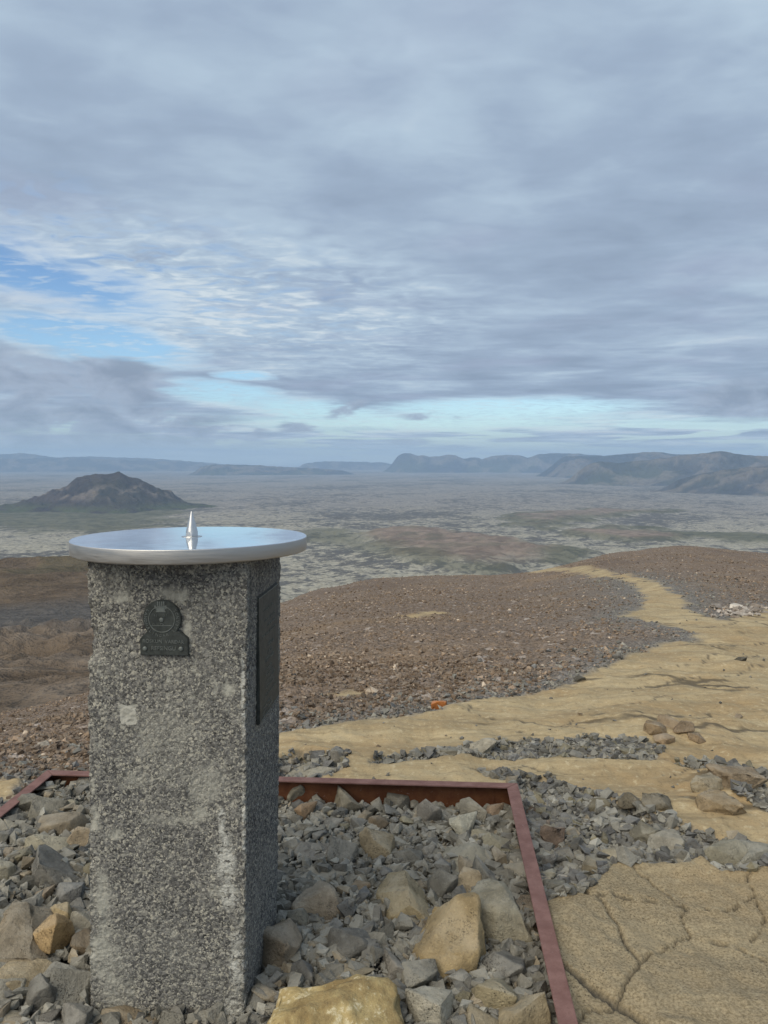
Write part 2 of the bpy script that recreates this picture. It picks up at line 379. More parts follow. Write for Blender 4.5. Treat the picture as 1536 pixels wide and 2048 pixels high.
def mat_concrete(MPX):
    m, k, b = new_mat('exposed_aggregate_concrete'); p = coords(k, 'Object')
    X, Y, Z = k.sep(p)
    wv = k.vm('ADD', p, k.vm('SCALE', k.noise(p, 150.0, 3, 0.6, col=True), scale=0.007))
    v = k.vor(wv, 125.0); vb = k.vor(wv, 250.0); vc = k.vor(wv, 42.0)
    r1 = k.sep(v['Color'])[0]; r2 = k.sep(vb['Color'])[1]; r3 = k.sep(vc['Color'])[2]
    g = k.noise(p, 420.0, 3, 0.7); n1 = k.noise(p, 7.0, 5, 0.62); n2 = k.noise(p, 22.0, 5, 0.65, dist=0.5)
    n3_ = k.noise(p, 30.0, 5, 0.65)
    def pick(r):
        rp = k.new('ShaderNodeValToRGB'); q = rp.color_ramp; q.interpolation = 'LINEAR'
        q.elements[0].position = 0.0; q.elements[0].color = (0.042, 0.042, 0.041, 1); q.elements[1].position = 1.0; q.elements[1].color = (0.46, 0.435, 0.355, 1)
        for po, co in ((0.28, (0.092, 0.09, 0.087)), (0.52, (0.17, 0.166, 0.155)), (0.70, (0.235, 0.228, 0.205)), (0.82, (0.37, 0.355, 0.30))):
            e_ = q.elements.new(po); e_.color = (*co, 1)
        k.put(rp.inputs[0], r); return rp.outputs[0]
    c = k.mix(k.ss(k.noise(p, 95.0, 3, 0.6), 0.44, 0.56), pick(r1), pick(r2))
    c = k.mix(k.m('MULTIPLY', k.ss(vc['Distance'], 0.36, 0.30), k.ss(r3, 0.80, 0.84)), c, k.mix(k.ss(k.sep(vc['Color'])[0], 0.2, 0.9), (0.085, 0.083, 0.08), (0.25, 0.24, 0.215)))
    c = k.mix(k.ss(g, 0.44, 0.32, 0, 0.5), c, (0.035, 0.035, 0.033))
    c = k.mix(k.ss(n1, 0.35, 0.75, 0.0, 0.30), c, (0.33, 0.32, 0.28))
    # cement skin that has not weathered off: broad blotches, the old square scar, lichen down the right arris
    sm = k.ss(n2, 0.57, 0.65)
    def box(cx, cz, hx, hz, soft, nz=0.03):
        dx = k.m('SUBTRACT', k.m('ABSOLUTE', k.m('SUBTRACT', X, cx)), hx); dz = k.m('SUBTRACT', k.m('ABSOLUTE', k.m('SUBTRACT', Z, cz)), hz)
        d = k.m('ADD', k.m('MAXIMUM', dx, dz), k.m('MULTIPLY', k.m('SUBTRACT', n2, 0.5), nz))
        return k.ss(d, soft, -soft)
    def oval(cx, cz, hx, hz):
        d = k.vm('LENGTH', k.xyz(k.m('DIVIDE', k.m('SUBTRACT', X, cx), hx), 0.0, k.m('DIVIDE', k.m('SUBTRACT', Z, cz), hz)))
        return k.ss(k.m('ADD', d, k.m('MULTIPLY', k.m('SUBTRACT', n3_, 0.5), 3.2)), 1.45, 0.35)
    front = k.ss(Y, -0.2, -0.225)
    blot = k.m('MULTIPLY', sm, k.ss(n1, 0.42, 0.6, 0.05, 0.75))
    for (px, py, hx, hy, a) in BLOTS:
        fx, fz = MPX(px, py); blot = k.m('MAXIMUM', blot, k.m('MULTIPLY', oval(fx, fz, hx, hy), k.m('MULTIPLY', min(1.0, a*1.7), k.ss(n2, 0.36, 0.54, 0.35, 1.0))))
    blot = k.m('MULTIPLY', blot, front)
    c = k.mix(k.m('MULTIPLY', blot, 0.9), c, k.mix(k.ss(g, 0.3, 0.7), (0.32, 0.312, 0.265), (0.45, 0.44, 0.375)))
    fx, fz = MPX(256, 1430)
    sc = k.m('MULTIPLY', box(fx, fz, 0.024, 0.028, 0.002, 0.045), front)
    c = k.mix(sc, c, k.mix(k.ss(n2, 0.4, 0.6), (0.36, 0.35, 0.30), (0.45, 0.44, 0.385)))
    lich = 0.0
    for (px, py, hx, hy) in ((450, 1722, 0.034, 0.075), (458, 1790, 0.03, 0.035), (474, 1925, 0.022, 0.09), (466, 2026, 0.045, 0.05), (443, 1645, 0.010, 0.05), (486, 1400, 0.006, 0.12), (487, 1640, 0.006, 0.12)):
        fx, fz = MPX(px, py); lich = k.m('MAXIMUM', lich, oval(fx, fz, hx, hy))
    lich = k.m('MULTIPLY', k.m('MULTIPLY', lich, front), k.ss(k.noise(p, 60.0, 3, 0.6), 0.42, 0.5))
    c = k.mix(lich, c, k.mix(k.ss(g, 0.35, 0.65), (0.44, 0.435, 0.385), (0.60, 0.595, 0.54)))
    # drip staining under the disc
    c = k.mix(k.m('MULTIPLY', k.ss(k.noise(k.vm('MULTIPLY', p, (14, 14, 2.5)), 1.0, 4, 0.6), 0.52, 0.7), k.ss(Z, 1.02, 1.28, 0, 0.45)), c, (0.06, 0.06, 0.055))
    c = k.mix(k.ss(k.sep(k.new('ShaderNodeNewGeometry').outputs['True Normal'])[0], 0.55, 0.85, 0.0, 0.2), c, (0.036, 0.038, 0.042))  # right-facing side darkened: its shade is painted into the concrete colour
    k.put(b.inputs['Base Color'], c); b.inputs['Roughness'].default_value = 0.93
    h = k.m('MULTIPLY_ADD', k.m('SUBTRACT', 0.5, v['Distance']), 0.8, k.m('MULTIPLY_ADD', k.m('SUBTRACT', 0.5, vb['Distance']), 0.7, k.m('MULTIPLY', g, 0.5)))
    h = k.m('MULTIPLY', h, k.m('SUBTRACT', 1.0, k.m('MULTIPLY', k.m('MAXIMUM', blot, sc), 0.75)))
    k.put(b.inputs['Normal'], k.bump(h, 0.7, 0.004))
    return m
BLOTS = [(350, 1190, 0.035, 0.02, 0.7), (245, 1190, 0.02, 0.02, 0.6), (375, 1260, 0.012, 0.05, 0.7), (345, 1640, 0.12, 0.012, 0.35), (350, 1640, 0.02, 0.015, 0.9), (400, 1625, 0.022, 0.018, 0.9),
         (225, 1670, 0.025, 0.02, 0.8), (190, 1640, 0.016, 0.03, 0.8), (410, 1570, 0.05, 0.06, 0.4), (205, 1800, 0.025, 0.08, 0.6), (210, 1910, 0.05, 0.07, 0.6),
         (235, 1985, 0.06, 0.05, 0.35), (455, 1380, 0.02, 0.02, 0.7), (300, 1375, 0.008, 0.008, 0.9), (430, 1785, 0.02, 0.015, 0.7), (185, 1570, 0.006, 0.03, 0.9), (330, 1470, 0.09, 0.09, 0.25), (270, 1560, 0.05, 0.03, 0.3)]
def mat_metal(name, col, rough, scale=(1, 1, 1), ns=60.0, amp=0.1):
    m, k, b = new_mat(name); p = coords(k)
    q = k.noise(k.vm('MULTIPLY', p, scale), ns, 4, 0.6)
    k.put(b.inputs['Base Color'], k.mix(k.ss(q, 0.3, 0.7), tuple(c*0.9 for c in col), col)); b.inputs['Metallic'].default_value = 1.0
    k.put(b.inputs['Roughness'], k.ss(q, 0.25, 0.75, rough*(1-amp), rough*(1+amp)))
    return m, k, b
def mat_bronze():
    m, k, b = new_mat('dark_bronze'); p = coords(k)
    q = k.noise(p, 60.0, 5, 0.65); q2 = k.noise(p, 300.0, 3, 0.6)
    c = k.mix(k.ss(q, 0.3, 0.7), (0.036, 0.041, 0.038), (0.072, 0.08, 0.074))
    c = k.mix(k.ss(q2, 0.6, 0.75, 0, 0.4), c, (0.12, 0.125, 0.11))
    k.put(b.inputs['Base Color'], c); b.inputs['Metallic'].default_value = 0.35; b.inputs['Roughness'].default_value = 0.55
    k.put(b.inputs['Normal'], k.bump(q2, 0.35, 0.001)); return m
def mat_rust(name, a, c_, dark):
    m, k, b = new_mat(name); p = position(k)
    q = k.noise(p, 16.0, 6, 0.65); q2 = k.noise(p, 260.0, 4, 0.7); q3 = k.noise(k.vm('MULTIPLY', p, (1, 1, 5)), 5.0, 4, 0.6)
    c = k.mix(k.ss(q, 0.3, 0.7), a, c_); c = k.mix(k.ss(q2, 0.5, 0.75, 0, 0.6), c, dark); c = k.mix(k.ss(q3, 0.55, 0.75, 0, 0.45), c, tuple(v*0.7 for v in c_))
    c = k.mix(k.ss(k.noise(p, 45.0, 4, 0.7, dist=1.0), 0.64, 0.72, 0, 0.35), c, (0.42, 0.33, 0.32))
    k.put(b.inputs['Base Color'], c); b.inputs['Roughness'].default_value = 0.75
    k.put(b.inputs['Normal'], k.bump(q2, 0.5, 0.0012)); return m
def mat_plain():
    m, k, b = new_mat('lava_moss_plain'); p = position(k)
    at = k.attr('zone'); veg, brn, _ = k.sep(at.outputs['Vector'])
    d1 = k.noise(p, 0.020, 8, 0.66, dist=0.6); d2 = k.noise(p, 0.085, 6, 0.68, dist=0.4); d3 = k.noise(p, 0.0016, 5, 0.6, dist=0.6)
    pale = k.mix(k.ss(d2, 0.35, 0.65), (0.235, 0.217, 0.17), (0.42, 0.39, 0.31))
    far = k.ss(k.vm('LENGTH', p), 2200.0, 4500.0)
    pale = k.mix(k.m('MULTIPLY', far, 0.75), pale, k.mix(k.ss(d2, 0.3, 0.7), (0.16, 0.143, 0.13), (0.31, 0.28, 0.258)))
    dark = (0.115, 0.108, 0.097)
    f = k.ss(k.m('ADD', k.m('MULTIPLY', d1, 0.7), k.m('MULTIPLY_ADD', d2, 0.3, k.m('MULTIPLY', k.m('SUBTRACT', d3, 0.5), 0.5))), 0.525, 0.43)
    c = k.mix(f, pale, dark)
    c = k.mix(k.ss(d3, 0.58, 0.70, 0, 0.4), c, (0.13, 0.122, 0.11))
    brown = k.mix(k.ss(d1, 0.35, 0.65), (0.16, 0.12, 0.09), (0.28, 0.215, 0.165))
    brown = k.mix(k.ss(k.noise(p, 0.006, 5, 0.6), 0.5, 0.65, 0, 0.6), brown, (0.13, 0.122, 0.082))
    c = k.mix(brn, c, brown)
    green = k.mix(k.ss(d1, 0.3, 0.7), (0.078, 0.080, 0.050), (0.145, 0.140, 0.085))
    c = k.mix(k.m('MULTIPLY', veg, k.ss(d2, 0.2, 0.5, 0.6, 1.0)), c, green)
    k.put(b.inputs['Base Color'], c); b.inputs['Roughness'].default_value = 1.0; b.inputs['Specular IOR Level'].default_value = 0.0
    k.put(b.inputs['Normal'], k.bump(d2, 0.6, 9.0))
    return m
def mat_hill(name, a, c_, g_, gfac, scale):
    m, k, b = new_mat(name); p = position(k)
    q = k.noise(p, scale, 6, 0.62, dist=0.6); q2 = k.noise(p, scale*6, 5, 0.65); q3 = k.noise(p, scale*0.4, 4, 0.6)
    c = k.mix(k.ss(q, 0.32, 0.68), a, c_); c = k.mix(k.ss(q2, 0.55, 0.75, 0, 0.5), c, tuple(v*1.6 for v in c_))
    c = k.mix(k.ss(q2, 0.45, 0.3, 0, 0.5), c, tuple(v*0.55 for v in a))
    c = k.mix(k.m('MULTIPLY', k.ss(q3, 0.45, 0.6), gfac), c, g_)
    zn = k.attr('zone'); v = k.sep(zn.outputs['Vector'])
    c = k.mix(k.m('MULTIPLY', v[0], k.ss(q2, 0.25, 0.6, 0.5, 1.0)), c, (0.085, 0.095, 0.05))
    c = k.mix(v[2], c, k.mix(k.ss(q2, 0.3, 0.7), (0.085, 0.08, 0.076), (0.125, 0.118, 0.11)))
    c = k.mix(v[1], c, k.mix(k.ss(q2, 0.3, 0.7), (0.16, 0.13, 0.105), (0.30, 0.25, 0.20)))
    k.put(b.inputs['Base Color'], c); b.inputs['Roughness'].default_value = 1.0; b.inputs['Specular IOR Level'].default_value = 0.0
    k.put(b.inputs['Normal'], k.bump(k.m('MULTIPLY_ADD', q, 1.0, k.m('MULTIPLY', q2, 0.4)), 0.7, 0.35/scale))
    return m
M_GROUND = mat_ground(); M_STONE = mat_stone('basalt_stone', False); M_SCREE = mat_stone('loose_stone', True); M_GOLD = mat_golden()
M_BRONZE = mat_bronze()
M_RAIL = mat_rust('weathered_painted_steel', (0.150, 0.076, 0.064), (0.225, 0.126, 0.108), (0.10, 0.05, 0.042))
M_RUST = mat_rust('rusty_steel_web', (0.10, 0.034, 0.014), (0.165, 0.066, 0.028), (0.055, 0.019, 0.01))
M_PLAIN = mat_plain()

# ------------------------------------------------------------------ layout of pillar and frame (metres, found from the photograph's perspective)
YAW = R(3.85); CO, SI = cos(YAW), sin(YAW)
CORNER = at_z(490, 2043, 0.0)                         # foot of the pillar's front right arris
SIDE = 0.2187*CORNER[1]
PC = np.array([CORNER[0]+SIDE/2*(-CO+SI), CORNER[1]+SIDE/2*(SI+CO)])       # pillar axis on the ground
def l2w(u, v): return np.array([PC[0]+u*CO+v*SI, PC[1]-u*SI+v*CO])          # local right / depth -> world
def w2l(X, Y):
    dx, dy = X-PC[0], Y-PC[1]; return dx*CO-dy*SI, dx*SI+dy*CO
RAIL_TOP = 0.125
_c = at_z(1035, 1566, RAIL_TOP); FU, FV = w2l(_c[0], _c[1])
_c2 = at_z(90, 1543, RAIL_TOP); FU2, _ = w2l(_c2[0], _c2[1])
FW = (abs(FU)+abs(FU2))/2; OU = (FU+FU2)/2; OV = FV-FW  # half width of the square frame and its centre beside the pillar
print('pillar', PC, SIDE, 'frame', FU, FU2, FV)

def bed(X, Y):
    u, v = w2l(np.asarray(X, float), np.asarray(Y, float)); return 0.065*sstep(-u, 0.3, 0.85)+0.012*sstep(v, 0.9, 0.2)
# ------------------------------------------------------------------ near terrain
AX = np.array([-2500, -900, -200, 0, 170, 330, 500, 560, 620, 700, 850, 1000, 1060, 1120, 1200, 1300, 1400, 1536, 1800, 2400, 4000], float)
AY = np.array([1420, 1400, 1385, 1374, 1362, 1300, 1225, 1203, 1186, 1168, 1154, 1151, 1144, 1129, 1107, 1090, 1084, 1090, 1096, 1120, 1140], float)
RT = np.array([12, 12, 14, 16, 18, 26, 36, 42, 48, 55, 70, 85, 95, 105, 115, 130, 140, 140, 140, 140, 140], float)
TA = np.array([tan_below(v) for v in AY])
AZT = np.arctan((AX-768)/F); ST = (TA*RT-(EYE-0.07))/(RT-4.4)
_az = np.linspace(-1.4, 1.4, 800); _s = np.interp(_az, AZT, ST); _r = np.interp(_az, AZT, RT)
_k = np.exp(-np.linspace(-2, 2, 25)**2); _k /= _k.sum()
_s = np.convolve(np.pad(_s, 12, 'edge'), _k, 'valid'); _r = np.convolve(np.pad(_r, 12, 'edge'), _k, 'valid')
def H0(X, Y):
    X = np.asarray(X, float); Y = np.asarray(Y, float)
    r = np.hypot(X, Y); az = np.arctan2(X, Y)
    s = np.interp(az, _az, _s); Rc = np.interp(az, _az, _r)
    w = 0.9; d = r-4.4; sp = np.where(d > 12, d, w*np.log1p(np.exp(np.clip(d, -30, 12)/w)))
    z = 0.07-s*sp
    e = r-Rc; q = 0.10*Rc
    z = z-np.where(e > 0, 0.5*(np.sqrt(e*e+q*q)-q), 0)
    return z
def hit(px, py, zoff=0.0):
    """the point of the near terrain under one direction"""
    d = ray(px, py); lo = 0.5
    ks = np.concatenate([np.linspace(1.0, 12, 400), np.geomspace(12, 300, 500)])
    Xs, Ys, Zs = d[0]*ks, d[1]*ks, EYE+d[2]*ks
    below = Zs < H0(Xs, Ys)+zoff
    i = int(np.argmax(below)) if below.any() else len(ks)-1
    if i == 0: i = 1
    a, b = ks[i-1], ks[i]
    for _ in range(30):
        c = (a+b)/2
        if EYE+d[2]*c < H0(d[0]*c, d[1]*c)+zoff: b = c
        else: a = c
    return np.array([d[0]*b, d[1]*b])
def hp(pts): return [hit(*p) for p in pts]
TUFF = hp([(520, 1500), (563, 1476), (650, 1458), (760, 1437), (880, 1426), (960, 1406), (1060, 1388), (1130, 1372), (1190, 1342), (1270, 1304), (1340, 1290), (1395, 1281), (1385, 1268), (1320, 1250),
     (1240, 1233), (1275, 1216), (1293, 1202), (1290, 1187), (1262, 1168), (1210, 1153), (1150, 1149), (1060, 1151), (1060, 1146), (1150, 1139), (1220, 1142), (1310, 1163), (1366, 1190), (1372, 1210), (1385, 1227), (1440, 1239),
     (1480, 1229), (1536, 1221), (1700, 1210)])+[np.array(v) for v in ((60, 60), (60, -3), (0.2, -3), (0.3, 2.0), (-0.4, 3.6))]
TUFF_L = hp([(-60, 1590), (0, 1568), (40, 1566), (30, 1585), (-40, 1630)])
TP = [hp(q) for q in ([(640, 1392), (700, 1384), (740, 1388), (690, 1396)], [(100, 1378), (150, 1374), (165, 1384), (120, 1388)], [(800, 1228), (870, 1220), (900, 1224), (820, 1232)], [(1190, 1150), (1290, 1163), (1340, 1180), (1300, 1160), (1230, 1146)])]
GP_A = hp([(950, 1522), (1000, 1490), (1060, 1480), (1130, 1482), (1200, 1475), (1300, 1480), (1322, 1502), (1300, 1520), (1230, 1530), (1150, 1521), (1050, 1524)])
GP_B = hp([(1035, 1552), (1080, 1559), (1160, 1579), (1200, 1592), (1280, 1622), (1350, 1655), (1400, 1670), (1470, 1690), (1540, 1712), (1640, 1730), (1640, 1760), (1536, 1752), (1496, 1755), (1444, 1750), (1402, 1728), (1350, 1733),
     (1249, 1738), (1219, 1742), (1165, 1797), (1104, 1810), (1060, 1812), (1020, 1600)])
GP_C = hp([(1330, 1524), (1400, 1527), (1480, 1533), (1560, 1538), (1560, 1556), (1470, 1552), (1400, 1541)])
GP_D = hp([(742, 1531), (760, 1520), (850, 1512), (950, 1500), (965, 1515), (900, 1524), (800, 1532)])
GP_E = hp([(550, 1523), (600, 1514), (690, 1518), (692, 1540), (640, 1553), (550, 1556)])
GP_F = hp([(1470, 1600), (1536, 1575), (1640, 1600), (1640, 1650), (1520, 1625)])
GP_G = hp([(955, 1545), (990, 1540), (1010, 1552), (1040, 1560), (1000, 1566)])
POCKETS = [GP_A, GP_B, GP_C, GP_D, GP_E, GP_F, GP_G]
SLAB = hp([(1085, 1805), (1155, 1797), (1190, 1768), (1219, 1738), (1249, 1735), (1350, 1732), (1402, 1728), (1444, 1749), (1496, 1754), (1540, 1750), (1700, 1755)])+[np.array(v) for v in ((2.6, 2.0), (2.4, 0.9), (0.4, 0.9))]
CRACKS = [hp(c) for c in (
    [(1190, 1805), (1213, 1828), (1235, 1862), (1262, 1912), (1281, 1936), (1257, 1975), (1238, 2017)],
    [(1281, 1936), (1330, 1906), (1378, 1876), (1362, 1838), (1372, 1822)],
    [(1115, 1940), (1160, 1972), (1238, 2017), (1300, 2060)],
    [(1249, 1735), (1310, 1782), (1372, 1822), (1450, 1832), (1512, 1802), (1490, 1765), (1540, 1740)],
    [(1378, 1876), (1440, 1887), (1500, 1916), (1560, 1945)],
    [(1512, 1802), (1525, 1842), (1524, 1868), (1505, 1892)],
    [(1160, 1797), (1190, 1805), (1300, 1815), (1372, 1822)], [(1150, 2060), (1165, 2030), (1238, 2017)], [(1524, 1868), (1600, 1890)])]
CRACK_W = [0.0030, 0.0016, 0.009, 0.0010, 0.0010, 0.0008, 0.0012, 0.0018, 0.0008]
JOINTS = [hp(c) for c in ([(960, 1433), (1010, 1437), (1085, 1446), (1130, 1440)], [(930, 1415), (945, 1430), (985, 1440)], [(1085, 1446), (1160, 1452)], [(1150, 1420), (1250, 1412), (1340, 1400)], [(1240, 1375), (1400, 1360), (1536, 1340)],
    [(1300, 1330), (1420, 1322), (1536, 1310)], [(1420, 1300), (1536, 1283)], [(1400, 1258), (1470, 1246), (1536, 1240)], [(1320, 1470), (1430, 1475), (1536, 1478)], [(1330, 1548), (1400, 1545), (1480, 1550)], [(1015, 1542), (1080, 1556), (1100, 1564)], [(1450, 1372), (1536, 1380)], [(980, 1470), (1060, 1466), (1120, 1470)],
    [(1180, 1440), (1290, 1436), (1420, 1428)], [(1380, 1345), (1420, 1350), (1430, 1358)])]
def zones(X, Y):
    r = np.hypot(X, Y); wj = fbm(X*1.7, Y*1.7, 3.1, 4)*0.02*np.clip(r, 2, 60)*0.5+fbm(X*9, Y*9, 1.0, 3)*0.02
    sT = np.minimum(poly_sdf(X, Y, TUFF), poly_sdf(X, Y, TUFF_L))+wj; sM = sT
    for q in TP: sT = np.minimum(sT, poly_sdf(X, Y, q)+wj*1.2)
    soft = 0.02+0.006*r
    tuff = sstep(sT, soft, -soft)
    wg = fbm(X*4, Y*4, 7.7, 4)*0.035
    sG = np.full(X.shape, 1e9)
    for q in POCKETS: sG = np.minimum(sG, poly_sdf(X, Y, q)+wg)
    pocket = sstep(sG, 0.03, -0.03)
    crack = np.zeros(X.shape); m = (r < 5) & (X > 0) & (Y > 0)
    Xm, Ym = X[m]+fbm(X[m]*9, Y[m]*9, 0, 3)*0.012, Y[m]+fbm(X[m]*9, Y[m]*9, 5, 3)*0.012
    cm = np.zeros(Xm.shape)
    for q, w in zip(CRACKS, CRACK_W):
        d = line_dist(Xm, Ym, q); ww = w*(0.7+0.6*np.abs(fbm(Xm*6, Ym*6, 9, 2)))
        cm = np.maximum(cm, sstep(d, ww*1.5+0.0028, ww*0.6))
    crack[m] = cm
    m = (r < 40)
    Xm, Ym = X[m]+fbm(X[m]*2, Y[m]*2, 0, 5)*0.12, Y[m]+fbm(X[m]*2, Y[m]*2, 5, 5)*0.12
    cm = np.zeros(Xm.shape)
    for q in JOINTS:
        d = line_dist(Xm, Ym, q); w = (0.0028*r[m])*(0.3+1.1*np.abs(fbm(Xm*2, Ym*2, 9, 3)))
        cm = np.maximum(cm, sstep(d, w*1.3, w*0.3))
    crack[m] = np.maximum(crack[m], cm*tuff[m]*(1-pocket[m])*0.85)
    grey = np.maximum(pocket, np.exp(-np.maximum(sM, 0)/(0.05*np.clip(r, 3, 30)))*sstep(r, 45, 20))
    grey = np.maximum(grey, sstep(r, 4.6, 3.4))
    slab = sstep(poly_sdf(X, Y, SLAB), 0.02, -0.02)
    return tuff, pocket, crack, np.clip(grey, 0, 1), slab, sG
def HG(X, Y, z=None):
    X = np.asarray(X, float); Y = np.asarray(Y, float)
    if z is None: z = zones(X, Y)
    tuff, pocket, crack, grey, slab, sG = z
    r = np.hypot(X, Y)
    h = H0(X, Y)
    far = sstep(r, 5, 30)
    h = h+far*fbm(X/9, Y/9, 0, 4)*0.22+sstep(r, 25, 80)*fbm(X/32, Y/32, 4, 3)*0.5
    sh = 1-pocket
    t_h = fbm(X*1.1, Y*1.6, 2, 5)*0.045*sstep(r, 2.6, 4.2)+fbm(X*3.2, Y*4.5, 2, 4)*0.014+0.008*np.clip(ridged(X*0.35, Y*1.5, 3, 3), 0, 2)*sstep(r, 3.4, 5)
    t_h = t_h*(1-0.6*slab)+slab*(0.022+fbm(X*2.3, Y*2.3, 8, 4)*0.022+fbm(X*11, Y*11, 8, 3)*0.004)
    s_h = fbm(X*5, Y*5, 4, 5, 0.6)*0.028+0.01
    h = h+tuff*sh*t_h+(1-tuff*sh)*s_h-pocket*(0.042+0.012*sstep(sG, 0, -0.3))
    h = h+tuff*sh*0.014*np.exp(-np.clip(sG, 0, 1)/0.12)       # swollen lips round the pockets
    h = h-0.017*np.clip(crack, 0, 1)*np.where(slab > .5, 1.0, 0.35)
    h = h+tuff*sh*fbm(X*22, Y*22, 6, 3)*0.003*sstep(r, 12, 5)
    u, v = w2l(X, Y)
    ins = np.maximum(np.abs(u-OU), np.abs(v-OV))-FW
    h = np.where((ins < 0.0) & (r < 8), bed(X, Y)-0.03+0.02*fbm(X*4, Y*4, 0, 3), h)
    lip = (ins >= 0) & (ins < 0.35) & (r < 8)
    h = np.where(lip, np.minimum(h, 0.100+0.05*ins), h)
    return h
# polar sheet round the viewpoint
NAZ = 530
azs = np.linspace(R(-43), R(43), NAZ)
rs = [1.0]
while rs[-1] < 620: rs.append(rs[-1]*(1.0052 if rs[-1] < 7 else 1.0078 if rs[-1] < 40 else 1.016))
rs = np.array(rs)
RR, AA = np.meshgrid(rs, azs, indexing='ij')
GX = (RR*np.sin(AA)).ravel(); GY = (RR*np.cos(AA)).ravel()
Z = zones(GX, GY); GZ = HG(GX, GY, Z)
V = np.stack([GX, GY, GZ], 1); FC = grid_faces(len(rs), NAZ)[:, ::-1]
nearslab = sstep(np.hypot(GX, GY), 3.6, 2.6)
zone = np.stack([Z[0]*(1-Z[1]), Z[3], Z[2], nearslab], 1)
# split the cracked foreground bedrock into its slabs
Kg = len(rs)-1; Lg = NAZ-1
_m = (Z[4] > 0.3) & (GY < 4); _x, _y = GX[_m], GY[_m]; _x, _y = _x+fbm(_x*9, _y*9, 0, 3)*0.012, _y+fbm(_x*9, _y*9, 5, 3)*0.012
_d = np.full(len(GX), 9.0); _d[_m] = np.min([line_dist(_x, _y, q) for q in CRACKS], axis=0)
cf = (_d < 0.011).astype(float).reshape(len(rs), NAZ); sf = (Z[4]*(1-Z[1])).reshape(len(rs), NAZ)
cmax = np.maximum(np.maximum(cf[:-1, :-1], cf[1:, 1:]), np.maximum(cf[:-1, 1:], cf[1:, :-1])); smin = np.minimum(np.minimum(sf[:-1, :-1], sf[1:, 1:]), np.minimum(sf[:-1, 1:], sf[1:, :-1]))
free = (cmax < 0.35) & (smin > 0.6)
lab = np.zeros((Kg, Lg), np.int32); nl = 0
for i0, j0 in zip(*np.nonzero(free)):
    if lab[i0, j0]: continue
    nl += 1; stack = [(i0, j0)]; lab[i0, j0] = nl
    while stack:
        i, j = stack.pop()
        for a, b2 in ((i+1, j), (i-1, j), (i, j+1), (i, j-1)):
            if 0 <= a < Kg and 0 <= b2 < Lg and free[a, b2] and not lab[a, b2]:
                lab[a, b2] = nl; stack.append((a, b2))
labf = lab.ravel(); cnt = np.bincount(labf)
def submesh(name, mask):
    f = FC[mask]; used, inv = np.unique(f, return_inverse=True)
    me = mesh_np(name, V[used], inv.reshape(-1, 4)); vcol(me, 'zone', zone[used]); return me
pick = [i for i in range(1, nl+1) if cnt[i] > 150]
rest = ~np.isin(labf, pick)
ground = tag(link('ground', submesh('ground', rest), M_GROUND), kind='structure')
for i in pick: link('rock_slab', submesh('rock_slab', labf == i), M_GROUND, ground)
print('ground', len(FC), 'slabs', len(pick))

az2 = np.linspace(R(42.8), R(360-42.8), 120); rs2 = np.concatenate([[0.02], np.geomspace(0.3, 620, 70)])
RR, AA = np.meshgrid(rs2, az2, indexing='ij'); X = (RR*np.sin(AA)).ravel(); Y = (RR*np.cos(AA)).ravel()
back = np.clip((np.abs(AA.ravel())-R(42.8)), 0, 9); q_ = np.minimum(AA.ravel(), 2*pi-AA.ravel())
Zb = 0.05-0.13*np.maximum(RR.ravel()-4.4, 0)-0.3*np.maximum(RR.ravel()-90, 0)+fbm(X/6, Y/6, 0, 4)*0.2*sstep(RR.ravel(), 4, 15)-0.05*sstep(RR.ravel(), 3, 1.0)
me = mesh_np('summit_ground', np.stack([X, Y, Zb], 1), grid_faces(len(rs2), len(az2))[:, ::-1]); vcol(me, 'zone', np.tile([0.25, 0.6, 0, 0], (len(X), 1)))
tag(link('summit_ground', me, M_GROUND), kind='structure')
azf = np.linspace(R(-43), R(43), 90); RR, AA = np.meshgrid(np.array([0.02, 0.3, 0.6, 1.01]), azf, indexing='ij'); X = (RR*np.sin(AA)).ravel(); Y = (RR*np.cos(AA)).ravel()
me = mesh_np('foot_ground', np.stack([X, Y, 0*X-0.03], 1), grid_faces(4, 90)[:, ::-1]); vcol(me, 'zone', np.tile([0.25, 0.9, 0, 0], (len(X), 1)))
tag(link('foot_ground', me, M_GROUND), kind='structure')

# ------------------------------------------------------------------ lava plain far below
BASE = -240.0
pr = np.concatenate([np.geomspace(500, 1100, 30)[:-1], np.geomspace(1100, 9000, 270)[:-1], np.geomspace(9000, 22500, 40)])
pazs = np.linspace(R(-47), R(47), 440)
RR, AA = np.meshgrid(pr, pazs, indexing='ij'); X = (RR*np.sin(AA)).ravel(); Y = (RR*np.cos(AA)).ravel(); rr = RR.ravel()
def pz(pts): return [at_z(a, b2, BASE)[:2] for a, b2 in pts]
wn = fbm(X/180, Y/180, 0, 4)*70
P1 = poly_sdf(X, Y, pz([(695, 1078), (760, 1063), (850, 1065), (950, 1078), (1060, 1095), (1118, 1110), (1085, 1128), (1000, 1143), (930, 1140), (860, 1128), (800, 1113), (740, 1094)]))+wn
V1 = poly_sdf(X, Y, pz([(560, 1068), (640, 1058), (700, 1058), (760, 1082), (830, 1107), (920, 1133), (1000, 1143), (1060, 1140), (1000, 1160), (900, 1150), (790, 1122), (700, 1096)]))+wn*0.6
P2 = poly_sdf(X, Y, pz([(1010, 1036), (1090, 1025), (1200, 1019), (1340, 1022), (1250, 1030), (1150, 1040), (1080, 1056)]))+wn*1.6
P3 = poly_sdf(X, Y, pz([(1150, 1064), (1230, 1057), (1330, 1070), (1380, 1081), (1260, 1089), (1170, 1073)]))+wn
V3 = poly_sdf(X, Y, pz([(1205, 1049), (1300, 1054), (1400, 1063), (1536, 1070), (1750, 1078), (1750, 1100), (1536, 1093), (1400, 1077), (1280, 1063)]))+wn
